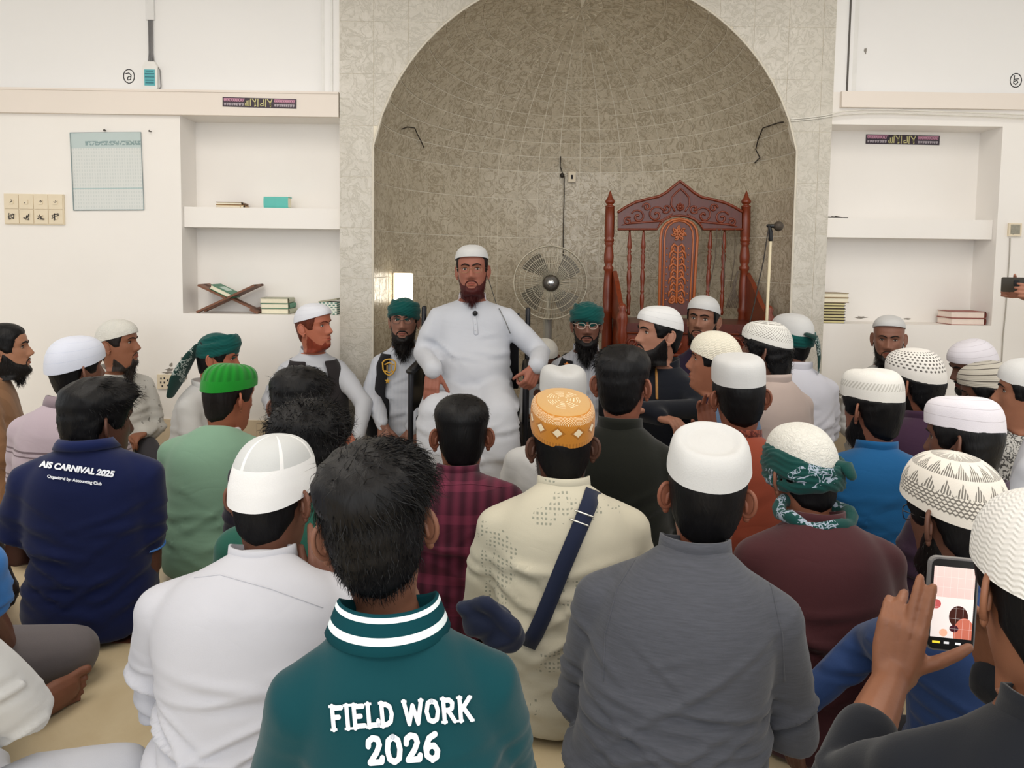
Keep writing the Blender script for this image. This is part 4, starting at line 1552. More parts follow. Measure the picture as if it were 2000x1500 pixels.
def beard_part(T, Rm, st, mat, parent, rng):
    """full beard: shell on the jaw, hanging volume and strands; length st['len'] below the chin"""
    L = st.get('len', .06)
    th0 = st.get('th', .010)
    mask = sstep(BEARDTOP - HZ - st.get('drop', 0.0) * sstep(ATH, 25, 45), -0.004, 0.022) * (ATH < 112) * (HZ < 0.01)
    low = sstep(-HZ, 0.04, 0.1) * sstep(-ATH, -105, -50)
    th = th0 * (0.35 + 0.65 * low) * mask
    G = HG + HN * np.where(mask > 0.02, -0.002 + th + 0.002 * mask, -0.004)[:, :, None]
    mb = MB()
    Gl = G
    mb.grid(T(Gl.reshape(-1, 3)).reshape(Gl.shape), True, False, False, keep=mask > 0.02)
    if st.get('hang', True) is False:
        mb.build('beard', mat, parent)  # shell alone: red light on a bare jaw put into colour, not hair
        return
    w0 = st.get('w', .052)
    # hanging part follows gravity, pushed forward by the chin
    top = np.array((0, 0.045, -0.085))
    nr, nc = 12, 26
    rows = []
    a = np.linspace(0, 2 * PI, nc, endpoint=False)
    down = Rm.T @ np.array((0, 0, -1.0))
    down = unit(down + np.array((0, 0.10, -0.35)))
    for i in range(nr):
        t = i / (nr - 1)
        wv = w0 * (1 - t ** st.get('pt', 2.2) * 0.86)
        dv = 0.042 * (1 - 0.72 * t)
        cc = top + down * (L + 0.03) * t
        jag = 1 + 0.10 * np.sin(a * 7 + 9 * t) + 0.07 * np.sin(a * 11 - 5 * t)
        R = np.stack([np.cos(a) * wv * jag, np.sin(a) * dv * jag, -0.006 * np.sin(a * 5) * t], 1)
        rows.append(cc + R)
    mb.grid(T(np.array(rows).reshape(-1, 3)).reshape(nr, nc, 3), True, True, True)
    n = st.get('n', 450)
    rr = np.array(rows)
    ii = rng.integers(0, nr, n)
    jj = rng.integers(0, nc, n)
    P = rr[ii, jj]
    out = P - (top + down * ((L + 0.03) * ii / (nr - 1))[:, None])
    out /= np.maximum(1e-6, np.linalg.norm(out, axis=1))[:, None]
    D = down + out * 0.28 + rng.normal(size=P.shape) * 0.18
    D /= np.linalg.norm(D, axis=1)[:, None]
    ribbons(mb, T(P - out * .004), D @ Rm.T, rng.uniform(.4, 1, n) * (0.018 + 0.35 * L), .0024, 0.1, 3, 0.15, rng)
    idx = pick(mask, n // 2, rng)
    D = HN[idx] * .6 + np.array((0, 0.0, -1.0)) + rng.normal(size=(n // 2, 3)) * .25
    D /= np.linalg.norm(D, axis=1)[:, None]
    ribbons(mb, T(G[idx] - HN[idx] * .003), D @ Rm.T, rng.uniform(.5, 1, n // 2) * 0.016, .002, 0.1, 2, 0.1, rng)
    mb.build('beard', mat, parent)


def moustache_part(T, mat, parent, k=1.0):
    mb = MB()
    for s in (-1, 1):
        P = []
        for x, z in ((0.002, -.0475), (.012, -.0475), (.022, -.052), (.029, -.060), (.032, -.070)):
            P.append((s * x, surf_y(s * x, z) + 0.0012, z))
        mb.tube(T(np.array(P)), np.array([.0042, .005, .0045, .0036, .002]) * k, 7, flat=0.8)
    mb.build('moustache', mat, parent)


EYEW = plain('eye_white', (196, 186, 176), 0.35, 0.4, var=0.02)
EYED = plain('iris_dark', (30, 20, 16), 0.1, 0.6, var=0.05)
LASH = plain('lash', (36, 24, 20), 0.6, 0.2)


def face_parts(T, Rm, par, hairm, skin, brow=1.0, squint=0.0, lipc=None):
    for s in (-1, 1):
        x, z = s * .0305, .0125
        y = surf_y(x, z)
        ex = np.array((x, y - 0.0005, z))
        Rl = rotz(-s * 0.22)
        mb = MB().ball((0, 0, 0), (.0128, .0050, .0056 - .0016 * squint), 14)
        V, F = mb.arrays()
        e = MB().add(T(V @ Rl.T + ex), F).build('eye', EYEW, par)
        V, F = MB().ball((0, 0.0022, 0.0003), (.0062, .0042, .0058 - .001 * squint), 10).arrays()
        MB().add(T(V @ Rl.T + ex), F).build('iris', EYED, e)
        arc = [np.array((.0138 * q, .0042 * (1 - q * q) + .001, (.0062 - .002 * squint) * (1 - q * q) + .0002)) for q in np.linspace(-1, 1, 9)]
        MB().tube(T(np.array(arc) @ Rl.T + ex), [.0007, .0013, .0016, .0017, .0017, .0017, .0016, .0013, .0008], 6).build('eyelid', LASH, e)
        P = []
        for q, zz in ((.010, .030), (.020, .0345), (.031, .0370), (.042, .0345), (.050, .029)):
            P.append((s * q, surf_y(s * q, zz) + .0008, zz))
        MB().tube(T(np.array(P)), np.array([.0028, .0036, .0035, .0027, .0012]) * brow, 6, flat=0.9).build('eyebrow', hairm, par)
    lc = lipc or tuple(int(v * k) for v, k in zip(skin, (0.86, 0.66, 0.66)))
    mb = MB()
    for zz, r0 in ((-.0555, .0036), (-.0668, .0044)):
        P = []
        for q in np.linspace(-1, 1, 9):
            xx = .0225 * q
            z2 = zz + (-.0045 if zz > -.06 else .0052) * abs(q) ** 1.6
            P.append((xx, surf_y(xx, z2) - .0016, z2))
        mb.tube(T(np.array(P)), r0 * (1 - 0.75 * np.abs(np.linspace(-1, 1, 9)) ** 2), 7)
    mb.build('lips', plain('lips', lc, 0.45, 0.35), par)


def glasses_part(T, par, mat, thick=.0012, rim=True):
    mb = MB()
    for s in (-1, 1):
        P = []
        for i in range(20):
            a = 2 * PI * i / 20
            ca, sa = math.cos(a), math.sin(a)
            x = s * .0325 + .0215 * np.sign(ca) * abs(ca) ** .7
            z = .009 + .0155 * np.sign(sa) * abs(sa) ** .7
            P.append((x, .101 - 6.0 * (x * x) * .8, z))
        mb.tube(T(np.array(P)), thick, 6, closed=True)
        mb.tube(T(np.array([(s * .053, .086, .015), (s * .066, .07, .016), (s * .0775, .03, .014), (s * .079, -.008, .010), (s * .077, -.022, -.004)])), thick, 6)
    mb.tube(T(np.array([(-.011, .1005, .013), (0, .104, .0155), (.011, .1005, .013)])), thick, 6)
    g = mb.build('glasses', mat, par)
    return g


# ---------------------------------------------------------------- caps and turbans
def cap_material(name, kind, c=(212, 212, 211), c2=(90, 90, 88)):
    key = ('cap', kind, c, c2)
    if key in CACHE:
        return CACHE[key]
    m, nt, b = newmat(name, 0.85, 0.12)
    b.inputs['Sheen Weight'].default_value = 0.2
    co, u, v, w = coords(nt, 'UV')
    oc = nt.nodes.new('ShaderNodeTexCoord').outputs['Object']
    c = tuple(v * .95 for v in c)
    col = mixc(nt, noise(nt, oc, 14, 3), tuple(q * .92 for q in lin(c)[:3]) + (1,), lin(c))
    h = noise(nt, oc, 300, 2) * 0.3
    if kind == 'knit':                              # raised wavy ribs
        h = ((v * 150.0 + (u * 190.0).sin() * 1.3).sin() * 0.5 + 0.5) * 0.8 + h
        col = mixc(nt, ((v * 150.0 + (u * 190.0).sin() * 1.3).sin() * 0.5 + 0.5) * 0.16, col, lin(c2))
    elif kind == 'lace':                            # star rings of grey hatching over white
        r = v
        zig = (u * 18.0).tri()
        ring = (r * 4.0).frac()
        star = ring.lt(zig * 0.75 + 0.1)
        hatch = (u * 690.0 + r * 30.0).sin().gt(-0.25)
        low = r.lt(0.30)
        cell = ((u * 60.0 + (r * 26.0).floor() * 0.5).tri() + (r * 26.0).tri()).gt(0.95)
        k = (star * hatch * low.lt(0.5) + low * cell * r.gt(0.09)).min(1.0)
        k = k * r.lt(0.965)
        col = mixc(nt, k * 0.85, col, lin(c2))
        h = h - k * 0.6
    elif kind == 'dots':
        row = (v * 14.0)
        du = ((u * 34.0 + row.floor() * 0.5).frac() - 0.5)
        dv = row.frac() - 0.5
        k = (du * du + dv * dv * 0.8).lt(0.075) * v.gt(0.2) * v.lt(0.72)
        col = mixc(nt, k * 0.85, col, lin(c2))
        h = h - k * 0.8
    elif kind == 'lattice':
        a = ((u * 46.0 + v * 13.0).tri()).lt(0.45)
        d = ((u * 46.0 - v * 13.0).tri()).lt(0.45)
        hs = ((v * 60.0).sin()).gt(0.0)
        k = (a.max(d)).lt(0.5) * v.gt(0.16) * v.lt(0.55) + hs * v.gt(0.58) * ((u * 12.0).tri()).gt(0.15)
        col = mixc(nt, k.min(1.0) * 0.7, col, lin(c2))
        h = h - k * 0.6
    elif kind == 'stripes':
        k = ((v * 6.0).frac()).lt(0.14)
        col = mixc(nt, k * 0.9, col, lin(c2))
        h = h + ((v * 150.0).sin()) * 0.2
    elif kind == 'lines':
        k = ((v * 5.0 + (u * 12.0).sin() * 0.08).frac()).lt(0.05)
        col = mixc(nt, k * 0.45, col, lin(c2))
        h = h - k * 0.8
    elif kind == 'braid':                           # woven band of small slants round the side
        k = ((u * 330.0 + v * 60.0).sin()).gt(0.1) * v.gt(0.22) * v.lt(0.36)
        col = mixc(nt, k * 0.5, col, lin(c2))
        h = h + noise(nt, oc, 90, 3) * v.gt(0.5) * 1.2 - k * 0.7
    elif kind == 'mesh':                            # sheer crown between white seams
        seam = ((u * 6.0 + 0.25).tri()).lt(0.10)
        k = (v.gt(0.40)) * seam.lt(0.5)
        col = mixc(nt, k * 0.62, col, lin(c2))
        h = h + seam * 0.8 + v.lt(0.40) * 0.6
    elif kind == 'pleat':
        k = ((u * 120.0).sin() * 0.5 + 0.5) * v.gt(0.22)
        col = mixc(nt, k * 0.5, col, lin(c2))
        h = h + k * 1.5
    elif kind == 'sequin':                          # amber band of pointed drops, pale embroidered top
        uu = (u * 11.0).frac() - 0.5
        vv = v - 0.24
        drop = (uu.abs() * 1.6 + (vv * 6.0).abs()).lt(0.42)
        drop2 = (uu.abs() * 1.6 + (vv * 6.0).abs()).lt(0.66)
        arc = ((uu * uu * 2.2 + (v - 0.36) * (v - 0.36) * 60.0)).sqrt()
        arcs = ((arc * 7.0).frac()).lt(0.35) * v.gt(0.36) * v.lt(0.50)
        topm = v.gt(0.52)
        col = mixc(nt, topm, lin((186, 122, 44)), lin((192, 152, 96)))
        col = mixc(nt, drop2 * 0.7, col, lin((150, 92, 30)))
        rings = ((v * 21.0 + noise(nt, oc, 40, 2) * 2.0).frac()).lt(0.28) * v.gt(0.70) * v.lt(0.93)
        k = (drop + arcs + rings * ((u * 7.0).frac().lt(0.7))).min(1.0)
        col = mixc(nt, k * 0.85, col, lin((236, 222, 190)))
        bandl = ((u * 420.0).sin()).gt(0.0) * v.lt(0.07)
        col = mixc(nt, bandl * 0.4, col, lin((120, 72, 24)))
        h = h + k * 1.0
    elif kind == 'emboss':
        h = h + ((noise(nt, oc, 60, 3, 0.5, 1.5) - 0.5).abs() * 6.0).min(1.0) * 1.4
    else:
        h = h + ((v * 5.0).frac()).lt(0.06) * -0.5
    nt.links.new(col, b.inputs['Base Color'])
    bump(nt, b, h, 0.45, 0.004)
    CACHE[key] = m
    return m


def cap_part(T, st, parent, mat):
    """st: front, back (rim heights), top (crown height), p (squareness), grow, dent"""
    f, bk, top = st.get('front', .070), st.get('back', .030), st.get('top', .136)
    p = st.get('p', 2.3)
    gr = st.get('grow', .008)
    nu, nv = 64, 22
    th = np.linspace(-PI, PI, nu, endpoint=False)
    cs, sn = np.cos(th), np.sin(th)
    rim = (f + bk) / 2 + (f - bk) / 2 * cs
    if st.get('side', 0):
        rim = rim + st['side'] * np.abs(sn)
    q = 2 / 2.2
    ax = .0765 + gr
    X0 = ax * np.sign(sn) * np.abs(sn) ** q
    Y0 = np.where(cs > 0, .0955 + gr, .104 + gr) * np.sign(cs) * np.abs(cs) ** q
    rows, uvs = [], []
    aa_ = np.linspace(0, PI / 2, 400)
    rr_ = np.maximum(0.0, np.cos(aa_)) ** (2 / p)
    hh_ = np.sin(aa_) ** (2 / p)
    hgt = top - (f + bk) / 2
    sl_ = np.concatenate([[0], np.cumsum(np.hypot(np.diff(rr_) * .09, np.diff(hh_) * hgt))])
    sl_ /= sl_[-1]
    for i in range(nv):
        v = i / (nv - 1)
        r = max(0.012, float(np.interp(v, sl_, rr_)))
        hh = float(np.interp(v, sl_, hh_))
        fl = st.get('flare', 0.0)
        r *= 1 + fl * hh
        tz = top + st.get('slant', 0.0) * (Y0 / .1) * r
        z = rim + (tz - rim) * hh
        if st.get('dent', 0):
            z = z - st['dent'] * sstep(1 - r / 0.78, 0, .35) * hh
        if st.get('crease', 0):
            z = z - st['crease'] * gs(X0 * r, .02) * sstep(hh, .7, 1)
        lump = 1 + .006 * np.sin(th * 5 + st.get('seed', 0) + 4 * v) + .004 * np.sin(th * 9 - 3 * v)
        b_ = st.get('band', 0.0) * (1 if v < .22 else 0)
        rows.append(np.stack([X0 * r * lump * (1 + b_), Y0 * r * lump * (1 + b_), z], 1))
        uvs.append(np.stack([(th + PI) / (2 * PI), np.full(nu, v)], 1))
    G = np.array(rows)
    if st.get('tilt') or st.get('tiltx'):
        piv = np.array((0, 0, .06))
        G = (G - piv) @ (rotx(math.radians(st.get('tilt', 0))) @ roty(math.radians(st.get('tiltx', 0)))).T + piv
    # close the seam with a duplicated column so the pattern does not smear
    G = np.concatenate([G, G[:, :1]], 1)
    U = np.concatenate([np.array(uvs), np.array(uvs)[:, :1] + np.array((1.0, 0))], 1)
    inner = G[0] * np.array((.955, .955, 1)) + np.array((0, 0, .004))
    mb = MB()
    mb.grid(T(G.reshape(-1, 3)).reshape(G.shape), False, uvs=U)
    L = np.array([inner, G[0]])
    mb.grid(T(L.reshape(-1, 3)).reshape(L.shape), False, uvs=np.zeros(L.shape[:2] + (2,)))
    cpt = G[-1].mean(0)
    n = G.shape[1]
    ring = np.concatenate([G[-1], [cpt]])
    mb.add(T(ring), [(i, i + 1, n) for i in range(n - 1)], uv=np.concatenate([U[-1], [[.5, 1]]]))
    return mb.build('cap', mat, parent)


def turban_part(T, par, mat, st):
    """wound turban: tilted flattened wraps fused over a skull cap"""
    mb = MB()
    zc = st.get('z', .052)
    gr = st.get('grow', .004)
    a = np.linspace(0, 2 * PI, 40, endpoint=False)
    for i in range(st.get('n', 6)):
        ty = math.radians((-14, 12, -6, 16, 4, -18)[i % 6])
        tx = math.radians(st.get('tilt', 14)) + math.radians((0, 3, -4, 2, 5, -2)[i % 6])
        zz = zc + (-.012, -.002, .010, .020, .030, .036)[i % 6]
        s = (1.0, 1.03, 1.02, .98, .9, .80)[i % 6]
        P = np.stack([(.0775 + gr) * s * np.cos(a), -.004 + (.098 + gr) * s * np.sin(a), np.zeros_like(a)], 1)
        P = P @ roty(ty).T @ rotx(tx).T + np.array((0, 0, zz))
        mb.tube(P, .0165, 8, closed=True, flat=0.62, up=(1, 0, 0))
    if st.get('crown', True):
        # soft dome under the wraps
        th = np.linspace(0, PI / 2, 10)
        G = np.array([[((.078 + gr) * math.cos(t) * math.cos(q), -.004 + (.1 + gr) * math.cos(t) * math.sin(q), .05 + .084 * math.sin(t)) for q in a] for t in np.append([-.6], th)])
        mb.grid(G, True, True, True)
    V, F, N = fuse(mb, st.get('vox', .0055), 3)
    V = V + N * (0.0016 * np.sin(V[:, 2] * 420 + V[:, 0] * 160 + 3 * np.sin(V[:, 1] * 60)))[:, None]
    return MB().add(T(V), F).build('turban', mat, par)


# ---------------------------------------------------------------- hands
def hand_shapes(mb, wrist, d, n, side, curl=(.35, .4, .3), spread=.12, sc=1.0, fingers=None, thumb=(0.7, 0.35)):
    """d: towards the fingers, n: out of the palm, side: 'R' or 'L'"""
    d = unit(d)
    n = unit(np.asarray(n, float) - d * np.dot(n, d))
    t = np.cross(d, n) if side == 'R' else np.cross(n, d)          # towards the thumb
    w = np.asarray(wrist, float)
    P = lambda a, b, c: w + (d * a + t * b + n * c) * sc
    # palm
    for b_, r in ((.026, .0125), (.009, .0130), (-.009, .0125), (-.025, .0115)):
        mb.tube([P(-.005, b_ * .6, 0), P(.04, b_ * .9, 0.002), P(.084, b_, 0)], [.0145 * sc, .0145 * sc, r * sc], 8)
    mb.tube([P(.005, .022, .006), P(.045, .028, .010)], [.014 * sc, .012 * sc], 8)
    L = (.072, .080, .074, .058)
    for i in range(4):
        b_ = (.0275, .0092, -.0092, -.0265)[i]
        c = curl if fingers is None or fingers[i] is None else fingers[i]
        sp = (0.5 - i / 3) * spread * 2
        p = P(.084, b_, 0)
        a = 0.0
        pts, rad = [p], [.0098 * sc]
        for k, (fr, ang) in enumerate(zip((.46, .30, .24), c)):
            a += ang
            dirv = d * math.cos(a) * math.cos(sp) + t * math.sin(sp) * math.cos(a) + n * math.sin(a)
            p = p + dirv * L[i] * fr * sc
            pts.append(p)
            rad.append((.0090, .0082, .0070)[k] * sc)
        mb.tube(pts, np.array(rad) * (.92 if i == 3 else 1), 8)
    # thumb leaves the side of the palm near its base
    p = P(.022, .026, .006)
    ao, ac = thumb
    d0 = unit(d * math.cos(ao) + t * math.sin(ao) + n * .25)
    q1 = p + d0 * .040 * sc
    d1 = unit(d0 + n * ac - t * ac * .3)
    q2 = q1 + d1 * .030 * sc
    d2 = unit(d1 + n * ac * .5 - t * ac * .4)
    q3 = q2 + d2 * .022 * sc
    mb.tube([p, q1, q2, q3], np.array([.0130, .0112, .0098, .0080]) * sc, 8)


# ---------------------------------------------------------------- torso
TOR = np.array([  # s, half width, front, back
    (0.00, .185, .150, .150), (.10, .195, .155, .155), (.25, .180, .140, .132), (.42, .168, .128, .120), (.56, .172, .122, .122), (.68, .178, .118, .124),
    (.76, .178, .112, .122), (.82, .172, .104, .114), (.88, .152, .092, .104), (.93, .122, .078, .090), (.97, .090, .066, .076), (1.0, .068, .056, .064)])


def folds(V, N, amp, seed, zt, fine=1.0):
    """drag lines: arcs across back, chest and sleeves, plus soft undulation"""
    r = np.random.default_rng(seed)
    d = np.zeros(len(V))
    x, y, z = V[:, 0], V[:, 1], V[:, 2]
    for k in range(4):
        dirv = np.array((r.normal() * .5, r.normal() * .4, r.uniform(.4, 1.0)))
        dirv /= np.linalg.norm(dirv)
        d += .35 * np.sin(V @ dirv * r.uniform(16, 30) + 1.2 * np.sin(V @ (r.normal(size=3) * 7)) + r.uniform(0, 6))
    back = N[:, 1] < 0.1
    for k in range(64):
        x0 = r.uniform(-.24, .24)
        z0 = zt - .04 - r.uniform(0, 1) ** .8 * max(.2, zt - .1)
        s0 = np.sign(x0) * r.uniform(-.1, .75)
        cv = r.uniform(-1.6, .6)
        ln = r.uniform(.03, .10)
        sg = r.uniform(.007, .012) * fine
        q = z - (z0 + s0 * (x - x0) + cv * (x - x0) ** 2)
        env = np.exp(-.5 * ((x - x0) / ln) ** 2) * (back if r.uniform() < .65 else ~back)
        d += r.uniform(.5, 1.5) * env * (np.exp(-.5 * (q / sg) ** 2) - .75 * np.exp(-.5 * ((q + 1.9 * sg) / sg) ** 2))
    low = (0.5 + 0.6 * sstep(-(z - zt), -.02, .25)) * (.25 + .75 * sstep(z, .06, .2))
    return V + N * (amp * d * low)[:, None]


def person(label, px, py, d, by=0.0, hy=None, hp=0.0, hr=0.0, top=.135, lean=.13, side=0.0, hunch=.05, sw=.176, girth=1.0, belly=0.0,
           shirt=None, skin=(150, 98, 72), cap=None, capmat=None, hair=None, hairc=(16, 15, 17), beard=None, beardc=(20, 17, 16), must=False,
           face=False, glasses=None, turban=None, turbmat=None, arms=None, short=False, collar='stand', collarmat=None, legs='kneel', pants=None,
           amp=.004, squint=0.0, seat=0.0, ears=True, hs=1.0, brow=1.0, group=None, sleeve=1.0, twist=0.0, neckfwd=0.0, lipc=None, seed=None, nk=0.0, ck=.82, earout=.80):
    seed = abs(int(px * 7 + py)) if seed is None else seed
    rng = np.random.default_rng(seed)
    byr = math.radians(by)
    sw = sw * .9 * hs
    girth = girth * hs
    W = np.array(at(px, py, d)) - np.array((0, 0, top * hs))
    view = -math.atan2(W[0], W[1])                     # headings are given as seen from the camera
    hyr = math.radians(by if hy is None else hy) + view
    byr = byr + view
    Rb = rotz(byr)
    root_xy = W - Rb @ np.array((side, lean, 0))
    root = empty('person', (root_xy[0], root_xy[1], 0), byr)
    tag(root, label, 'person', group or (None if legs == 'chair' or seat > .2 else 'men seated on the floor around the speaker'))
    toloc = lambda p: (np.asarray(p, float) - np.array((root_xy[0], root_xy[1], 0))) @ Rb
    vloc = lambda v: np.asarray(v, float) @ Rb
    Hc = np.array((side, lean, W[2]))
    Rm = rotz(hyr - byr) @ rotx(math.radians(hp)) @ roty(math.radians(hr))
    T = lambda V: (np.asarray(V, float) * hs) @ Rm.T + Hc
    skm, hm = skin_mat(skin), hair_mat(hairc)
    # ---- spine
    P0 = np.array((0, 0.0, seat + (.04 if legs != 'chair' else 0.0)))
    facing = math.cos(math.radians(by)) < -.3
    Nb = Hc + Rm @ np.array((0, -.014, -.105)) * hs + (np.array((0, -.026, -.036)) if facing else np.array((0, -.046 - nk * .6, -.012 + nk)))
    Nb[0] = side * .75
    C1 = np.array((side * .3, min(-hunch, Nb[1] * .2 - hunch), P0[2] + (Nb[2] - P0[2]) * .55))
    bez = lambda t: (1 - t) ** 2 * P0 + 2 * t * (1 - t) * C1 + t * t * Nb
    dbez = lambda t: unit(2 * (1 - t) * (C1 - P0) + 2 * t * (Nb - C1))
    a = np.linspace(0, 2 * PI, 40, endpoint=False)

    def tor_ring(s, grow=0.0, sq=2.35):
        w, f, b = (np.interp(s, TOR[:, 0], TOR[:, i]) for i in (1, 2, 3))
        up = sstep(s, .45, .75)
        g = girth * (1 - up) + (sw / .170) * up if s < .9 else 1 + (sw / .170 - 1) * (1 - (s - .9) / .1)
        w, f, b = w * g + grow, f * (1 + (g - 1) * .8) + grow, b * (1 + (g - 1) * .8) + grow
        f += belly * math.exp(-((s - .32) / .2) ** 2)
        c, tg = bez(s), dbez(s)
        yv = unit(np.array((0, tg[2], -tg[1])))
        xv = rotz(twist * s) @ np.array((1.0, 0, 0))
        cs, sn = np.cos(a), np.sin(a)
        e = 2 / sq
        return c + (w * np.sign(sn) * np.abs(sn) ** e)[:, None] * xv + (np.where(cs > 0, f, b) * np.sign(cs) * np.abs(cs) ** e)[:, None] * yv

    # ---- skin body: head, neck and trunk in one loft
    mb = MB()
    HGt = T(HG.reshape(-1, 3)).reshape(HG.shape)
    neck_rows = []
    k0 = HGt[0]
    for q in (.35, .7, 1.0):
        sn, cs = np.sin(TH), np.cos(TH)
        rb = Nb + np.stack([.066 * sn, np.where(cs > 0, .056, .062) * cs, np.zeros(NS)], 1)
        neck_rows.append(k0 * (1 - q) + rb * q)
    for s in (.9, .75, .5, .25, .03):
        w, f, b = (np.interp(s, TOR[:, 0], TOR[:, i]) * .72 for i in (1, 2, 3))
        sn, cs = np.sin(TH), np.cos(TH)
        neck_rows.append(bez(s) + np.stack([w * sn, np.where(cs > 0, f, b) * cs, np.zeros(NS)], 1))
    G = np.concatenate([np.array(neck_rows[::-1]), HGt], 0)
    mb.grid(G, True, True, True)
    if ears:
        for s in (-1, 1):
            add_ear(mb, s, T, .50 if facing else earout)
    # ---- arms
    zs = bez(.79)
    sh = {}
    default = {'L': dict(), 'R': dict()}
    arms = arms or {}
    cl = MB()
    tor = np.array([tor_ring(s) for s in (0, .06, .14, .22, .3, .38, .46, .54, .62, .7, .76, .82, .86, .9, .93, .96, .98, 1.0)])
    cl.grid(tor, True, True, True)
    hands = []
    for nm, sx in (('L', -1), ('R', 1)):
        A = arms.get(nm, {})
        S = zs + rotz(twist * .79) @ np.array((sx * sw, 0, 0.0)) + np.array((0, 0, .004))
        El = toloc(A['elbow']) if 'elbow' in A else S + np.array((sx * .046, .055, -.245)) * (1 if A.get('k') is None else A['k'])
        Wr = toloc(A['wrist']) if 'wrist' in A else np.array((sx * .085, max(.13, lean * .5 + .10), max(.23, seat + .22)))
        if 'wrist' not in A and np.linalg.norm(Wr - El) > .24:
            Wr = El + unit(Wr - El) * .24
        ins = zs + np.array((sx * sw * .45, 0, -.005))
        th_ = sleeve
        cl.tube([bez(.95) + np.array((sx * .035, -.006, -.02)), bez(.88) + np.array((sx * sw * .62, -.004, -.012)), S], [.046, .052, .056], 12)
        cuff = A.get('cuff', 1.0)
        if not short:
            mid1 = S * .5 + El * .5
            mid2 = El * .5 + Wr * .5
            if cuff >= 1:
                cl.tube([ins, S, mid1, El, mid2, Wr], np.array([.056, .057, .056, .051, .046, .040]) * th_, 14)
            else:
                cl.tube([ins, S, mid1, El, El + (Wr - El) * cuff], np.array([.056, .057, .056, .052, .049]) * th_, 14, round_ends=True)
        else:
            mid1 = S * .35 + El * .65
            cl.tube([ins, S, S * .6 + El * .4, mid1], np.array([.058, .061, .060, .060]) * th_, 14, round_ends=True)
        hd = vloc(A['dir']) if 'dir' in A else (unit(Wr - El) if 'wrist' in A else unit((-sx * .8, .45, -.15)))
        pn = vloc(A['palm']) if 'palm' in A else np.array((0, 0, -1.0))
        am = MB()
        if cuff < 1:
            am.tube([El * .85 + Wr * .15, El * .5 + Wr * .5, Wr], [.036, .036, .026], 12)
        elif short:
            am.tube([S, S * .5 + El * .5, El, El * .5 + Wr * .5, Wr], [.045, .043, .039, .037, .027], 12)
        else:
            am.tube([El * .7 + Wr * .3, El * .45 + Wr * .55, Wr], [.024, .029, .026], 10)
        am.tube([Wr - unit(Wr - El) * .02, Wr + unit(hd) * .012], [.0255, .0225], 10)
        hand_shapes(am, Wr, hd, pn, nm, A.get('curl', (.5, .6, .4)), A.get('spread', .10), A.get('hsc', 1.0), A.get('fingers'), A.get('thumb', (.7, .35)))
        fine = 'wrist' in A
        V, F, N = fuse(am, .0036 if fine and d < 1.9 else (.0048 if fine else .0075), 3, .45)
        mb.add(V, F)
        hands.append((El, Wr))
    body = mb.build('body', skm, root)
    # ---- lower body
    pm = pants or cloth('trousers', (70, 68, 72))
    lg = MB()
    if legs == 'kneel':
        for s in (-1, 1):
            lg.tube([(s * .08, .05, .14), (s * .09, .14, .14), (s * .095, .22, .085)], [.070, .070, .058], 12)
            lg.tube([(s * .095, .21, .066), (s * .09, .10, .06), (s * .075, -.03, .05)], [.052, .050, .038], 12)
    elif legs == 'cross':
        for s in (-1, 1):
            w_ = 1.0 if s > 0 else .36
            lg.tube([(s * .09, .0, .12), (s * .20 * w_, .15, .14), (s * .28 * w_, .27, .11)], [.09, .085, .066], 12)
            lg.tube([(s * .28 * w_, .27, .09), (s * .11 * w_, .28, .075), (s * -.04, .20, .06)], [.062, .056, .042], 12)
    elif legs == 'chair':
        zk = seat + .07
        cl.tube([(-.09, .0, seat + .10), (-.13, .2, seat + .05), (-.15, .42, seat + .02)], [.115, .105, .09], 14)
        cl.tube([(.09, .0, seat + .10), (.13, .2, seat + .05), (.15, .42, seat + .02)], [.115, .105, .09], 14)
        for s in (-1, 1):
            cl.tube([(s * .15, .42, seat + .02), (s * .15, .47, .28), (s * .145, .45, .10)], [.09, .09, .088], 14)
        cl.tube([(0, .1, seat + .03), (0, .38, seat - .005)], [.11, .09], 12)
        cl.tube([(0, .42, seat - .02), (0, .45, .12)], [.10, .11], 12)
        for s in (-1, 1):
            lg.tube([(s * .15, .44, .10), (s * .15, .46, .05)], [.04, .04], 10)
            lg.tube([(s * .15, .42, .035), (s * .16, .56, .03), (s * .165, .62, .022)], [.036, .038, .026], 10)
    if lg.n:
        if legs == 'chair':
            lg.build('foot', skm, root)
        else:
            V, F, N = fuse(lg, .014, 4)
            MB().add(V, F).build('trousers', pm, root)
    vox = .0066 if d < 1.75 else (.0105 if d < 2.7 else .0135)
    V, F, N = fuse(cl, vox, 22 if d < 1.75 else (12 if d < 2.7 else 8))
    V = folds(V, N, amp * (1.9 if d < 2.2 else 1.5), seed, Nb[2] - .1, .72 if d < 1.75 else 1.0)
    shirt_o = MB().add(V, F).build('shirt', shirt, root)
    # ---- collar
    cm = collarmat or shirt
    if collar:
        rows, uv = [], []
        tg = dbez(1.0)
        prof = {'stand': [(.070, -.030), (.0655, .012), (.064, .030), (.059, .030), (.059, 0)],
                'polo': [(.062, .012), (.064, .034), (.070, .036), (.079, .012), (.089, -.018), (.0855, -.020), (.076, .008)],
                'crew': [(.074, -.026), (.070, .004), (.066, .006), (.063, -.004)]}[collar]
        sn, cs = np.sin(TH), np.cos(TH)
        drop = .022 if collar != 'crew' else .03
        for i, (r, h) in enumerate(prof):
            z = h * ck - drop * sstep(cs, -.2, 1.0) + .006 * sstep(-cs, 0, 1)
            base = Nb + np.stack([(r + .004) * sn, r * np.where(cs > 0, .93, 1.02) * cs, z], 1)
            base = base + np.array((0, -.012, .004)) * (h > .008)
            rows.append(base)
            uv.append(np.stack([(TH + PI) / (2 * PI), np.full(NS, i / (len(prof) - 1))], 1))
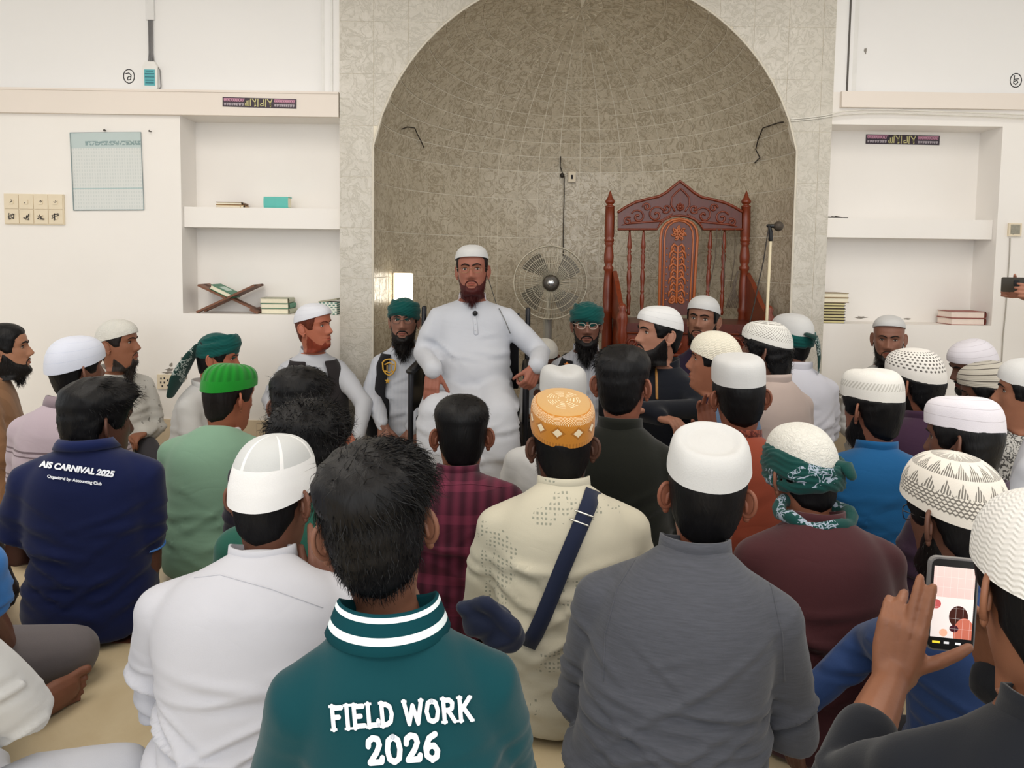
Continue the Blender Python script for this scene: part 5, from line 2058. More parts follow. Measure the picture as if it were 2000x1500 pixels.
        MB().grid(np.array(rows), True, uvs=np.array(uv)).build('collar', cm, root)
    # ---- head dressing
    if hair:
        hair_part(T, Rm, dict(hair, seed=seed, cap=cap if not (turban and turban.get('crown', True)) else None), hm, root, rng)
    if beard:
        beard_part(T, Rm, beard, hair_mat(beardc), root, rng)
    if must:
        moustache_part(T, hair_mat(beardc), root, 1.0 if must is True else must)
    if face:
        face_parts(T, Rm, root, hair_mat(hairc), skin, brow, squint, lipc)
    if glasses:
        glasses_part(T, root, glasses)
    if cap:
        cap_part(T, cap, root, capmat)
    if turban:
        turban_part(T, root, turbmat, turban)
    return dict(root=root, T=T, Rm=Rm, toloc=toloc, vloc=vloc, shirt=(V, F), tor_ring=tor_ring, bez=bez, Nb=Nb, hands=hands, Rb=Rb, xy=root_xy, shirt_o=shirt_o, body=body)


def vest_part(P, mat, open0=.42, open1=.16, name='vest', top=.93):
    """sleeveless waistcoat over the shirt, open in front"""
    ss = np.linspace(.12, top, 16)
    rows = np.array([P['tor_ring'](s, .026 if s < .85 else .020) for s in ss])
    a = np.linspace(0, 2 * PI, 40, endpoint=False)
    ang = np.minimum(a, 2 * PI - a)
    keep = np.zeros(rows.shape[:2], bool)
    for i, s in enumerate(ss):
        o = open1 + (open0 - open1) * ((s - .12) / (top - .12)) ** 1.6
        keep[i] = ang >= o
    mb = MB()
    nr, nc = rows.shape[:2]
    faces = []
    for i in range(nr - 1):
        for j in range(nc):
            j2 = (j + 1) % nc
            if keep[i, j] and keep[i, j2] and keep[i + 1, j] and keep[i + 1, j2]:
                faces.append((i * nc + j, i * nc + j2, (i + 1) * nc + j2, (i + 1) * nc + j))
    mb.add(rows.reshape(-1, 3), faces)
    o = mb.build(name, mat, P['root'])
    so = o.modifiers.new('thickness', 'SOLIDIFY')
    so.thickness = .006
    so.offset = 1
    sb_ = o.modifiers.new('soft', 'SUBSURF')
    sb_.levels = sb_.render_levels = 1
    return o


def print_on(P, V2, F2, origin, ax, ay, ray, name, mat, off=.0025, parent=None):
    """wrap a flat print (2-D verts) onto the shirt by projecting it along ray (local coords)"""
    V, F = P['shirt']
    bv = BVHTree.FromPolygons(V.tolist(), F)
    ray = unit(ray)
    out = []
    for u, v in V2[:, :2]:
        p = origin + ax * u + ay * v
        ro = P['toloc']((0, 0, CAM_H))                # seen straight on, as a printer's platen would lie
        ray = unit(p - ro)
        hit, nrm, idx, dist = bv.ray_cast(Vector(ro), Vector(ray), 6.0)
        if hit is None:
            hit, nrm = Vector(p), Vector(-ray)
        if nrm.dot(Vector(ray)) > 0:
            nrm = -nrm
        out.append(np.array(hit) + np.array(nrm) * off - ray * off * .6)
    return MB().add(np.array(out), F2).build(name, mat, parent or P['root'], smooth=False)


# slab-serif capitals drawn as fat strokes
GLY = {
    'F': (.74, [[(.18, 0), (.18, 1)], [(.18, .92), (.66, .92)], [(.18, .52), (.5, .52)]], [(.0, 0, .36), (.0, 1, .36), (.64, .8, 0), (.5, .52, 0)]),
    'I': (.42, [[(.21, 0), (.21, 1)]], [(.02, 0, .4), (.02, 1, .4)]),
    'E': (.76, [[(.18, 0), (.18, 1)], [(.18, .92), (.66, .92)], [(.18, .5), (.52, .5)], [(.18, .08), (.7, .08)]], [(0, 0, .36), (0, 1, .36)]),
    'L': (.74, [[(.18, 0), (.18, 1)], [(.18, .08), (.68, .08)], [(.68, .08), (.68, .25)]], [(0, 0, .36), (0, 1, .38)]),
    'D': (.86, [[(.18, 0), (.18, 1)], [(.18, .93), (.42, .93), (.62, .82), (.7, .5), (.62, .18), (.42, .07), (.18, .07)]], [(0, 0, .3), (0, 1, .3)]),
    'W': (1.18, [[(.12, 1), (.34, .03), (.58, .8), (.82, .03), (1.06, 1)]], [(-.02, 1, .3), (.9, 1, .3)]),
    'O': (.9, [[(.45, .94), (.24, .86), (.14, .5), (.24, .14), (.45, .06), (.66, .14), (.76, .5), (.66, .86), (.45, .94)]], []),
    'R': (.88, [[(.18, 0), (.18, 1)], [(.18, .93), (.5, .93), (.66, .8), (.62, .58), (.45, .5), (.18, .5)], [(.4, .5), (.72, .02)]], [(0, 0, .34), (0, 1, .3), (.66, 0, .22)]),
    'K': (.9, [[(.18, 0), (.18, 1)], [(.72, .98), (.22, .45)], [(.36, .56), (.76, .02)]], [(0, 0, .34), (0, 1, .34), (.6, 1, .26), (.64, 0, .26)]),
    '2': (.78, [[(.14, .68), (.16, .84), (.34, .95), (.54, .9), (.6, .7), (.46, .44), (.16, .1), (.64, .1), (.68, .24)]], []),
    '0': (.8, [[(.4, .94), (.2, .82), (.14, .5), (.2, .18), (.4, .06), (.6, .18), (.66, .5), (.6, .82), (.4, .94)]], []),
    '6': (.78, [[(.58, .94), (.32, .82), (.16, .5), (.18, .2), (.38, .06), (.58, .14), (.63, .36), (.5, .55), (.3, .54), (.18, .4)]], []),
    ' ': (.42, [], [])}


def serif_text(s, size, w=.2):
    """-> verts, faces of strokes, centred on 0"""
    mb = MB()
    x = 0
    for ch in s:
        adv, st, se = GLY[ch]
        for ln in st:
            P = [np.array((x + p[0], p[1])) for p in ln]
            for p in P:
                q = [(p[0] + w / 2 * math.cos(t), p[1] + w / 2 * math.sin(t), 0) for t in np.linspace(0, 2 * PI, 10, endpoint=False)]
                mb.add(q, [tuple(range(10))])
            for p, q in zip(P[:-1], P[1:]):
                dd = (q - p) / max(1e-6, np.linalg.norm(q - p))
                n = np.array((-dd[1], dd[0])) * w / 2
                k = max(1, int(np.linalg.norm(q - p) / .35))
                for i in range(k):
                    a, b = p + (q - p) * i / k, p + (q - p) * (i + 1) / k
                    mb.add([(*(a - n), 0), (*(b - n), 0), (*(b + n), 0), (*(a + n), 0)], [(0, 1, 2, 3)])
        for sx, sz, sl in se:
            if sl:
                mb.add([(x + sx, sz - .055, 0), (x + sx + sl, sz - .055, 0), (x + sx + sl, sz + .055, 0), (x + sx, sz + .055, 0)], [(0, 1, 2, 3)])
        x += adv
    V, F = mb.arrays()
    V[:, 0] -= x / 2
    V[:, 1] -= .5
    return V * size, F

# ================================================================== people: who sits where
W_ = lambda px, py, d: np.array(at(px, py, d))
WHITEC = cloth('white_cotton', (208, 211, 219))
OFFW = cloth('off_white_cotton', (206, 206, 205))
BLACKC = cloth('black_cloth', (26, 26, 30))
CHAR = cloth('charcoal_cloth', (48, 44, 46))
PANTW = cloth('white_trousers', (214, 216, 224))
PANTD = cloth('dark_trousers', (40, 40, 46))
PANTG = cloth('grey_trousers', (112, 106, 108))
TEALT = cloth('turban_green', (10, 82, 78), wr=.5)
SCARF = cloth('green_print_scarf', (16, 70, 66), 'scarf', (190, 200, 220))
DARKSC = cloth('dark_print_scarf', (30, 62, 58), 'scarf', (190, 200, 196))
C_WHITE = cap_material('white_cap', 'plain')
C_KNIT = cap_material('knit_cap', 'knit', (238, 232, 214), (170, 160, 138))
C_KNITW = cap_material('knit_cap_white', 'knit', (238, 236, 232), (190, 186, 178))
C_LACE = cap_material('lace_cap', 'lace', (236, 230, 220), (86, 82, 76))
C_DOTS = cap_material('dotted_cap', 'dots', (238, 234, 228), (60, 54, 50))
C_LATT = cap_material('lattice_cap', 'lattice', (236, 234, 228), (110, 106, 98))
C_STR = cap_material('striped_cap', 'stripes', (196, 190, 178), (50, 44, 40))
C_LINES = cap_material('lined_cap', 'lines', (230, 226, 234), (150, 140, 150))
C_BRAID = cap_material('braid_cap', 'braid', (238, 236, 230), (150, 146, 136))
C_MESH = cap_material('mesh_cap', 'mesh', (240, 240, 240), (168, 172, 172))
C_GREEN = cap_material('green_cap', 'pleat', (26, 138, 40), (14, 84, 24))
C_AMBER = cap_material('amber_cap', 'sequin')
C_EMB = cap_material('emboss_cap', 'emboss', (232, 230, 222), (180, 176, 166))
RIM_GOLD = plain('gold_wire', (150, 116, 84), 0.3, 0.5, metal=0.6)
RIM_DARK = plain('dark_wire', (46, 42, 42), 0.3, 0.5)
RIM_CLEAR = plain('clear_rim', (206, 186, 172), 0.25, 0.6)
DOME = dict(front=.066, back=.028, top=.134, p=2.3)
LOWD = dict(front=.074, back=.040, top=.134, p=2.4)
FLAT = dict(front=.062, back=.040, top=.142, p=5.0, grow=.009)
SHORT = dict(top=.010, side=.006, n=500, len=.014, lift=.3, wild=.25, w=.002, lump=.1)
UNDER = dict(top=.003, side=.006, n=350, len=.012, lift=.2, wild=.2, w=.002, lump=.1)

# ---------------------------------------------------------------- the speaker in his chair
A = person('man in white kurta and white cap seated high in the black armchair', 923, 477, 3.90, 178, 176, 0, 2, top=.136, lean=.07, hunch=.0, sw=.195, girth=1.15, belly=.05,
           shirt=WHITEC, skin=(158, 96, 78), cap=LOWD, capmat=C_WHITE, hair=UNDER, hairc=(34, 22, 18), beard=dict(len=.045, th=.010, w=.046, pt=3.5, n=500), beardc=(78, 24, 22), must=.9,
           face=True, glasses=RIM_GOLD, legs='chair', seat=.42, amp=.0042, squint=.5, brow=1.2, sleeve=1.12, collar='stand', collarmat=cloth('embroidered_collar', (206, 200, 206), 'sprigs', (140, 84, 98)),
           arms=dict(R=dict(elbow=W_(826, 690, 3.92), wrist=W_(846, 722, 3.62), dir=(-.06, -.25, -.95), palm=(.15, 1, -.1), curl=(.18, .25, .2), spread=.10, hsc=1.05, thumb=(.6, .2)),
                     L=dict(elbow=W_(1056, 690, 3.92), wrist=W_(1048, 716, 3.62), dir=(-.35, -.35, -.8), palm=(-.5, .8, .1), curl=(.9, 1.0, .6), spread=.05, hsc=1.05, thumb=(.5, .5))))
# fine embroidered neck placket, lapel mic and its wire
def on_shirt(P, px, py, d0=4.6, off=.004):
    """point on the shirt seen at a pixel of the photograph (local coordinates)"""
    V, F = P['shirt']
    bv = BVHTree.FromPolygons(V.tolist(), F)
    o, t = P['toloc']((0, 0, CAM_H)), P['toloc'](W_(px, py, d0))
    dr = unit(t - o)
    h, n, i, ds = bv.ray_cast(Vector(o), Vector(dr), 8)
    return (np.array(h) - dr * off) if h is not None else t


m2 = MB()
m2.box((-.007, -.002, -.05), (.007, .002, .01))
V, F = m2.arrays()
pk = on_shirt(A, 928, 632)
m2 = MB()
m2.tube([on_shirt(A, 926, 612, off=.001), on_shirt(A, 928, 630, off=.001), on_shirt(A, 930, 652, off=.001)], .011, 8, flat=.35, up=(0, 1, 0))
pkt = m2.build('placket', WHITEC, A['root'])
for q in (620, 632, 645):
    MB().ball(on_shirt(A, 928, q, off=.006), .003, 8).build('button', plain('button_white', (224, 224, 226), .3), pkt)
mic = MB().ball(on_shirt(A, 928, 612, off=.012), .0135, 12)
lm = mic.build('lapel_microphone', BLACK)
lm.matrix_world = Matrix.Translation((A['xy'][0], A['xy'][1], 0)) @ Matrix(A['Rb']).to_4x4()
tag(lm, 'small black lapel microphone clipped below the speaker\'s collar', 'microphone')
P_ = [on_shirt(A, x, y, off=.012) for x, y in ((968, 590), (975, 603), (986, 625), (996, 650), (1002, 680), (1006, 720), (1008, 748))]
wr = MB().tube([A['T'](np.array([(-.078, -.01, -.03)]))[0]] + P_, .0022, 6).build('microphone_wire', plain('grey_lead', (110, 110, 108), .5))
wr.matrix_world = lm.matrix_world.copy()
tag(wr, 'thin grey lead falling from the speaker\'s ear across his kurta', 'cable')

# black metal armchair under the speaker
ac = tag(empty('armchair', (A['xy'][0], A['xy'][1], 0), math.radians(178)), 'black metal-framed armchair the speaker sits in', 'chair')
MB().box((-.25, -.22, .35), (.25, .25, .392)).build('seat', BLACKC, ac, smooth=False)
mb = MB()
G = np.array([[(x, -.215 - .03 * (1 - (x / .25) ** 2), z) for x in np.linspace(-.24, .24, 9)] for z in (.47, .6, .75, .88)])
mb.grid(G, wrap=False)
bk = mb.build('backrest', BLACKC, ac)
so = bk.modifiers.new('t', 'SOLIDIFY')
so.thickness = .03
STEEL = plain('chair_steel', (44, 44, 48), .3, .5, metal=.5)
for s in (-1, 1):
    MB().tube([(s * .285, -.16, .625), (s * .285, .22, .615)], .024, 10, flat=.6, up=(0, 0, 1)).build('armrest', BLACK, ac)
    MB().tube([(s * .285, -.2, .02), (s * .285, -.2, .60), (s * .285, -.23, .90)], .014, 10).build('leg', STEEL, ac)
    MB().tube([(s * .285, .2, .02), (s * .285, .2, .60)], .014, 10).build('leg', STEEL, ac)
    MB().box((s * .285 - .006, -.19, .40), (s * .285 + .006, .2, .59)).build('side_panel', BLACK, ac, smooth=False)

# ---------------------------------------------------------------- row beside the speaker
B = person('man in green turban, glasses and black vest with gold badge left of the speaker', 789, 579, 4.30, 176, 174, 0, 0, top=.140, lean=.05, hunch=.0, sw=.152, shirt=cloth('pale_blue_cotton', (212, 216, 226), 'pin', (180, 186, 200)),
           skin=(146, 100, 84), turban=dict(tilt=10), turbmat=TEALT, hair=UNDER, beard=dict(len=.085, th=.011, w=.054, pt=2.4, n=700), beardc=(22, 17, 17), must=True, face=True, glasses=RIM_DARK, seat=.06,
           arms=dict(R=dict(elbow=W_(722, 770, 4.28), wrist=W_(748, 832, 4.06), dir=(.15, -.4, -.8), palm=(.2, .9, -.3), curl=(.2, .3, .2)),
                     L=dict(elbow=W_(824, 770, 4.40), wrist=W_(806, 838, 4.12), dir=(-.1, -.4, -.8), palm=(-.2, .9, -.3), curl=(.3, .3, .2))))
vb = vest_part(B, BLACKC, .45, .25)


def badge(P, px, py, k, d, mat, emblem=True):
    """gold embroidered shield and star on a vest"""
    V, F = P['shirt']
    R_ = P['Rb']
    o = P['toloc'](W_(px, py, d))
    h = on_shirt(P, px, py, off=.030)
    e = np.array(h)
    ax, az = P['vloc']((1, 0, 0)), np.array((0, 0, 1.0))
    yy = P['vloc']((0, -1, 0))
    m2 = MB()
    if emblem:
        sh_ = [(-13, 10), (-8, 15), (0, 17), (8, 15), (13, 10), (12, -4), (7, -12), (0, -16), (-7, -12), (-12, -4), (-13, 10)]
        m2.tube([e + ax * x * k + az * z * k for x, z in sh_], 1.6 * k, 6)
        m2.tube([e + ax * x * k + az * z * k for x, z in ((-8, 6), (0, 10), (8, 6))], 1.4 * k, 6)
        m2.tube([e + ax * x * k + az * z * k for x, z in ((-4, 4), (-4, -6))], 1.2 * k, 6)
        m2.tube([e + ax * x * k + az * z * k for x, z in ((4, 4), (4, -6))], 1.2 * k, 6)
        m2.tube([e + ax * x * k + az * z * k for x, z in ((-7, -7), (0, -10), (7, -7))], 1.4 * k, 6)
    else:
        pts = [(math.sin(i * PI / 5) * (6 if i % 2 == 0 else 2.6), math.cos(i * PI / 5) * (6 if i % 2 == 0 else 2.6)) for i in range(10)]
        v = [e + ax * x * k + az * z * k + yy * .002 for x, z in pts] + [e + yy * .006]
        m2.add(v, [(i, (i + 1) % 10, 10) for i in range(10)])
    return m2.build('emblem' if emblem else 'star', mat, P['root'])


GOLD = plain('gold_thread', (206, 160, 62), .5, .4)
badge(B, 760, 718, 4.2 / FPX, 4.2, GOLD)
badge(B, 757, 744, 4.2 / FPX, 4.2, GOLD, False)

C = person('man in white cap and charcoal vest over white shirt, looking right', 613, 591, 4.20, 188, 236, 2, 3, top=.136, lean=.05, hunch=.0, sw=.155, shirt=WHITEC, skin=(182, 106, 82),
           cap=dict(front=.076, back=.022, top=.134, p=2.2), capmat=cap_material('crisp_cap', 'lines', (234, 236, 244), (196, 198, 210)), hair=UNDER, hairc=(110, 52, 34), beard=dict(th=.0015, hang=False, drop=.02), beardc=(150, 66, 46),  # clean-shaven: thin jaw shell paints the red-lit jaw as colour, no real beard
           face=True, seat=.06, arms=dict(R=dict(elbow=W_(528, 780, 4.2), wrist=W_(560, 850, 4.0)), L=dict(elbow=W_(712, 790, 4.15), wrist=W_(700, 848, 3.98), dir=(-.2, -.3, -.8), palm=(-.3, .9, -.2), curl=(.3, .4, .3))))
vest_part(C, CHAR, .30, .03)

D = person('man in green turban with trailing scarf and white shirt, seen in profile', 424, 648, 3.90, 245, 262, -8, 0, top=.140, lean=.10, hunch=.03, sw=.17, shirt=OFFW, skin=(176, 104, 80), turban=dict(tilt=20, z=.058), turbmat=TEALT,
           hair=UNDER, face=True, collar='stand')
sc_pts = [D['T'](np.array([q]))[0] for q in ((.02, -.10, .05), (.04, -.125, .0), (.05, -.15, -.06), (.055, -.17, -.12), (.05, -.19, -.20))]
MB().tube(sc_pts, [.03, .045, .055, .055, .03], 12, flat=.3, up=(0, 1, 0)).build('scarf_tail', DARKSC, D['root'])

E_ = person('grey-bearded man in white cap and sprigged shirt against the left wall', 229, 623, 4.02, 205, 247, 3, 0, top=.136, lean=.04, hunch=.0, sw=.168, shirt=cloth('sprigged_cotton', (212, 210, 204), 'sprigs', (104, 100, 96)), skin=(148, 94, 70),
            cap=dict(front=.062, back=.012, top=.136, p=2.1), capmat=C_EMB, hair=UNDER, hairc=(40, 34, 32), beard=dict(len=.075, th=.005, w=.030, pt=1.6, n=500, drop=.055), beardc=(52, 44, 40), must=.6, face=True)

F_ = person('young bearded man in brown striped kurta at the far left edge', 8, 631, 3.48, 258, 262, 4, 0, hs=0.97, top=.130, lean=.05, hunch=.0, sw=.165, shirt=cloth('brown_stripe', (150, 112, 82), 'brownstripe', (116, 84, 58)), skin=(170, 118, 92),
            hair=dict(top=.010, side=.008, n=700, len=.03, lift=.1, comb=(0, -1, 0), wild=.1), beard=dict(len=.04, th=.010, w=.045, n=700), beardc=(22, 18, 18), must=.7, face=True, brow=1.3)

# ---------------------------------------------------------------- left-hand side of the hall, seen from behind
G_ = person('man in white cap and mauve polo with dark stripes, left side', 148, 656, 3.00, -28, -58, 2, 0, top=.138, lean=.10, sw=.182, shirt=cloth('mauve_pique', (192, 176, 186), 'stripes', (84, 66, 72)), skin=(120, 78, 62),
            cap=dict(front=.056, back=.000, top=.138, p=2.5, grow=.012), capmat=cap_material('pale_blue_cap', 'lines', (214, 218, 232), (176, 184, 206)), hair=UNDER, collar='polo', collarmat=cloth('mauve_collar', (150, 134, 142)))

H_ = person('black-haired man in navy polo printed AIS CARNIVAL 2025', 188, 737, 2.40, -14, -60, -6, 0, top=.140, lean=.09, nk=.085, girth=.92, sw=.172, shirt=cloth('navy_polo', (16, 27, 70)), skin=(92, 58, 46),
            hair=dict(top=.020, side=.010, n=2600, len=.035, lift=.12, comb=(0, 1.2, .2), wild=.2, quiff=.6, w=.0022), short=True, collar='polo', collarmat=cloth('navy_collar', (18, 32, 80)), hs=1.06, ck=.5,
            arms=dict(R=dict(elbow=W_(290, 1105, 2.36), wrist=W_(256, 1125, 2.55), dir=(-.6, .5, .05))))
TXT = plain('white_print_ink', (226, 230, 238), .6, .2, var=.02)
V2, F2 = text_arrays('AIS CARNIVAL 2025', .0232, .0012, .25, 1.0)
yv = H_['vloc']((0, 1, 0))
ax = unit(H_['vloc']((1, 0, -.13)))
ay = unit(H_['vloc']((.13, 0, 1)))
print_on(H_, V2, F2, H_['toloc'](W_(150, 917, 2.08)), ax, ay, yv, 'lettering', TXT)
V2, F2 = text_arrays('Organized by: Accounting Club', .0118, .0005, 0, 1.0)
print_on(H_, V2, F2, H_['toloc'](W_(146, 938, 2.08)), ax, ay, yv, 'lettering', TXT)
m2 = MB()
El, Wr = H_['hands'][1]
cS = H_['bez'](.79) + np.array((.155, 0, .004))
c0 = cS * .33 + El * .67
dd = unit(El - cS)
fr_ = frame_z(dd)
m2.tube([c0 + (fr_[:, 0] * math.cos(t) + fr_[:, 1] * math.sin(t)) * .051 + dd * .028 for t in np.linspace(0, 2 * PI, 24, endpoint=False)], .0035, 6, closed=True)
m2.build('sleeve_trim', plain('sky_trim', (70, 120, 190), .8), H_['root'])

I_ = person('man in bright green cap and mint shirt', 446, 708, 2.90, -22, -48, -8, 0, top=.138, lean=.13, nk=.02, sw=.182, shirt=cloth('mint_jersey', (134, 170, 146)), skin=(158, 92, 68), cap=dict(front=.066, back=.022, top=.134, p=3.2, grow=.010), capmat=C_GREEN,
            hair=UNDER, hairc=(30, 24, 22), collar='crew', collarmat=cloth('white_rib', (214, 216, 214)), amp=.003)

J1 = person('black-haired man in dark navy shirt, in front of the charcoal vest', 585, 716, 2.64, -10, -20, -10, 0, top=.142, lean=.12, sw=.172, shirt=cloth('dark_navy', (40, 36, 52)), skin=(120, 78, 62),
            hair=dict(top=.024, side=.014, n=2400, len=.035, lift=.15, wild=.25, comb=(.3, .6, 0)), hs=1.04)
J2 = person('curly-haired man in dark green shirt behind the mesh-capped man', 600, 782, 2.06, -4, -14, -10, 0, top=.146, lean=.13, sw=.178, shirt=cloth('bottle_green', (36, 92, 78)), skin=(120, 78, 62),
            hair=dict(top=.028, side=.016, n=3800, len=.040, lift=.25, wild=.45, comb=(.2, .3, 0), curl=.5, w=.0026), hs=1.05)

K_ = person('man in sheer white seamed cap and white shirt, foreground left', 533, 849, 1.66, -14, -28, -4, 0, top=.142, lean=.16, nk=.02, hunch=.07, sw=.21, girth=1.1, shirt=cloth('white_shirting', (203, 204, 212)), skin=(118, 76, 60),
            cap=dict(front=.046, back=-.006, top=.140, p=2.7, grow=.008, band=.012), capmat=C_MESH, hair=dict(UNDER, n=1200, low=-.004), collar='stand', amp=.0045,
            arms=dict(R=dict(elbow=W_(700, 1290, 1.55), wrist=W_(640, 1168, 1.56), dir=(-.06, .1, 1), palm=(-.3, .9, 0), curl=(.15, .35, .3), spread=.02, thumb=(.35, .3))))
ph = tag(empty('smartphone', W_(636, 1078, 1.62)), 'phone with a bright green screen edge held by the mesh-capped man', 'phone')
ph.rotation_euler = (math.radians(10), math.radians(-12), math.radians(60))
MB().box((-.036, -.005, -.06), (.036, .005, .06)).build('case', BLACK, ph, smooth=False)
MB().box((-.033, -.0056, -.054), (.033, -.005, .054)).build('screen', plain('green_screen', (40, 220, 70), .3, emit=1.0), ph, smooth=False)

L_ = person('black-haired man in teal polo printed FIELD WORK 2026, front centre', 736, 862, 1.20, 2, -4, -2, -8, top=.145, lean=.12, side=-.06, hunch=.05, sw=.156, shirt=cloth('teal_polo', (6, 68, 76), wr=.2), skin=(128, 84, 66),
            hair=dict(top=.022, side=.010, n=8000, len=.045, lift=.12, wild=.22, comb=(.5, .6, 0), quiff=.35, w=.0018, curl=.2, sag=.35), short=True, collar=None, amp=.0022, hs=.97)
# folded polo collar with two white lines
CM, nt, b = newmat('teal_collar', .85, .15)
co, u, v, w = coords(nt, 'UV')
k = (v.gt(.50) * v.lt(.56)).max(v.gt(.70) * v.lt(.78))
nt.links.new(mixc(nt, k, lin((5, 60, 68)), lin((224, 234, 238))), b.inputs['Base Color'])
rows, uv = [], []
prof = [(.064, -.010), (.063, .012), (.064, .026), (.067, .031), (.0705, .027), (.076, .012), (.082, -.004), (.0885, -.020), (.087, -.022)]
sn, cs = np.sin(TH), np.cos(TH)
for i, (r, h) in enumerate(prof):
    z = h - .03 * sstep(cs, -.2, 1.0)
    base = L_['Nb'] + np.stack([(r + .006) * sn, r * np.where(cs > 0, .93, 1.05) * cs, z], 1) + np.array((0, -.010, .006))
    rows.append(base)
    uv.append(np.stack([(TH + PI) / (2 * PI), np.full(NS, i / (len(prof) - 1))], 1))
MB().grid(np.array(rows), True, uvs=np.array(uv)).build('collar', CM, L_['root'])
yv = L_['vloc']((0, 1, 0))
ax = unit(L_['vloc']((1, 0, .085)))
ay = unit(L_['vloc']((-.085, 0, 1)))
for s_, px_, py_, size in (('FIELD WORK', 784, 1393, .0345), ('2026', 787, 1462, .043)):
    V2, F2 = serif_text(s_, size, .22)
    V2[:, 0] *= {'FIELD WORK': .76, '2026': .80}[s_]
    print_on(L_, V2, F2, L_['toloc'](W_(px_, py_, 1.06)), ax, ay, yv, 'lettering', TXT, off=.0028)

# ---------------------------------------------------------------- centre
M_ = person('short-haired man in maroon plaid shirt before the speaker\'s chair', 902, 771, 2.52, -6, 4, -4, 0, hs=1.06, top=.132, lean=.12, nk=.03, sw=.170, shirt=cloth('maroon_plaid', (62, 22, 38), 'plaid', (112, 44, 66)), skin=(136, 82, 62), hair=dict(SHORT, top=.013, n=1800, len=.016), collar='stand')
O_ = person('man in plain white flat cap and white shirt near the speaker\'s knee', 1101, 714, 3.04, 5, 12, -6, 0, hs=1.07, top=.146, lean=.14, sw=.190, shirt=OFFW, skin=(110, 72, 58), cap=dict(FLAT, top=.146, crease=.012, tilt=8), capmat=C_WHITE, hair=UNDER)
N_ = person('man in amber embroidered cap and cream patterned kurta', 1099, 767, 2.06, 4, 8, -2, 0, top=.146, lean=.14, nk=.035, hunch=.06, sw=.192, girth=1.03, shirt=cloth('cream_kurta', (208, 202, 182), 'squares', (120, 124, 112)), skin=(92, 60, 48),
            cap=dict(front=.060, back=.046, top=.133, p=6.0, grow=.010, tilt=16), capmat=C_AMBER, hair=dict(UNDER, n=900), beard=dict(len=.02, th=.01, w=.04, n=300), beardc=(90, 84, 80), amp=.0045)
P_m = person('black-haired man in dark olive shirt right of the speaker', 1218, 671, 2.42, -4, -14, -2, 0, hs=0.98, top=.136, lean=.08, sw=.172, shirt=cloth('dark_olive', (24, 26, 20)), skin=(150, 92, 72), hair=dict(top=.014, side=.008, n=2200, len=.026, lift=.2, comb=(-.6, .5, 0), wild=.15))
Q_ = person('man in green turban, clear glasses and black vest with orange star', 1147, 586, 4.10, 182, 182, -3, 0, hs=0.96, top=.142, lean=.05, sw=.165, shirt=cloth('grey_stripe_cotton', (196, 198, 206), 'pin', (150, 152, 164)), skin=(122, 80, 66),
            turban=dict(tilt=8, grow=.008), turbmat=TEALT, hair=UNDER, beard=dict(len=.085, th=.012, w=.056, pt=3, n=700), beardc=(18, 14, 15), must=True, face=True, glasses=RIM_CLEAR, squint=.6, seat=.06)
vest_part(Q_, BLACKC, .45, .20)
badge(Q_, 1107, 712, 4.2 / FPX, 4.2, plain('orange_star', (222, 130, 48), .5), False)
R_m = person('bowing man in white cap, mostly hidden behind the speaker\'s arm', 1064, 664, 4.66, 170, 175, -22, 0, hs=1.02, top=.125, lean=.12, sw=.125, girth=.72, shirt=WHITEC, skin=(122, 80, 66), cap=DOME, capmat=C_EMB, hair=UNDER)

# ---------------------------------------------------------------- right of the speaker, looking left
S_ = person('bearded man in white cap and black kurta with gold placket, in profile', 1289, 597, 3.66, 135, 112, 2, 0, hs=1.04, top=.136, lean=.06, hunch=.0, sw=.185, shirt=cloth('black_kurta', (20, 24, 34)), skin=(174, 120, 98),
            cap=dict(front=.072, back=.020, top=.136, p=2.5), capmat=cap_material('panel_cap', 'lines', (236, 236, 236), (176, 180, 180)), hair=dict(UNDER, side=.010), beard=dict(len=.05, th=.011, w=.05, pt=3, n=900), beardc=(20, 16, 16), must=True, face=True, brow=1.4,
            arms=dict(L=dict(elbow=W_(1362, 800, 3.45), wrist=W_(1255, 800, 3.28)), R=dict(elbow=W_(1205, 790, 3.5), wrist=W_(1290, 815, 3.26))))
m2 = MB()
zz = [on_shirt(S_, 1283 + (y - 720) * .02, y, off=.001) for y in (718, 730, 742, 754, 766, 778)]
m2.tube(zz, .009, 8, flat=.3, up=unit(S_['vloc']((0, -1, 0))))
gp = m2.build('gold_placket', plain('gold_embroidery', (150, 104, 42), .5, var=.4, scale=200), S_['root'])

T_ = person('young man in plain white cap looking out from before the pulpit chair', 1374, 577, 4.08, 160, 166, 2, -4, top=.136, lean=.05, hunch=0, sw=.165, shirt=cloth('dark_violet', (52, 40, 66)), skin=(146, 98, 78),
            cap=dict(front=.068, back=.022, top=.136, p=2.3), capmat=C_WHITE, hair=dict(UNDER, side=.008), beard=dict(len=.04, th=.008, w=.032, n=400), beardc=(22, 18, 18), must=.7, face=True, brow=1.2)

U_ = person('clean-cut man in ribbed cream knit cap and blue-grey shirt, in profile', 1398, 647, 2.98, 62, 84, 4, 0, hs=0.95, top=.134, lean=.06, sw=.16, shirt=cloth('blue_grey', (72, 94, 122), 'weave', (92, 112, 138)), skin=(156, 98, 74), cap=dict(front=.052, back=-.004, top=.136, p=2.2, grow=.009), capmat=C_KNIT,
            hair=dict(UNDER, n=250), face=True)

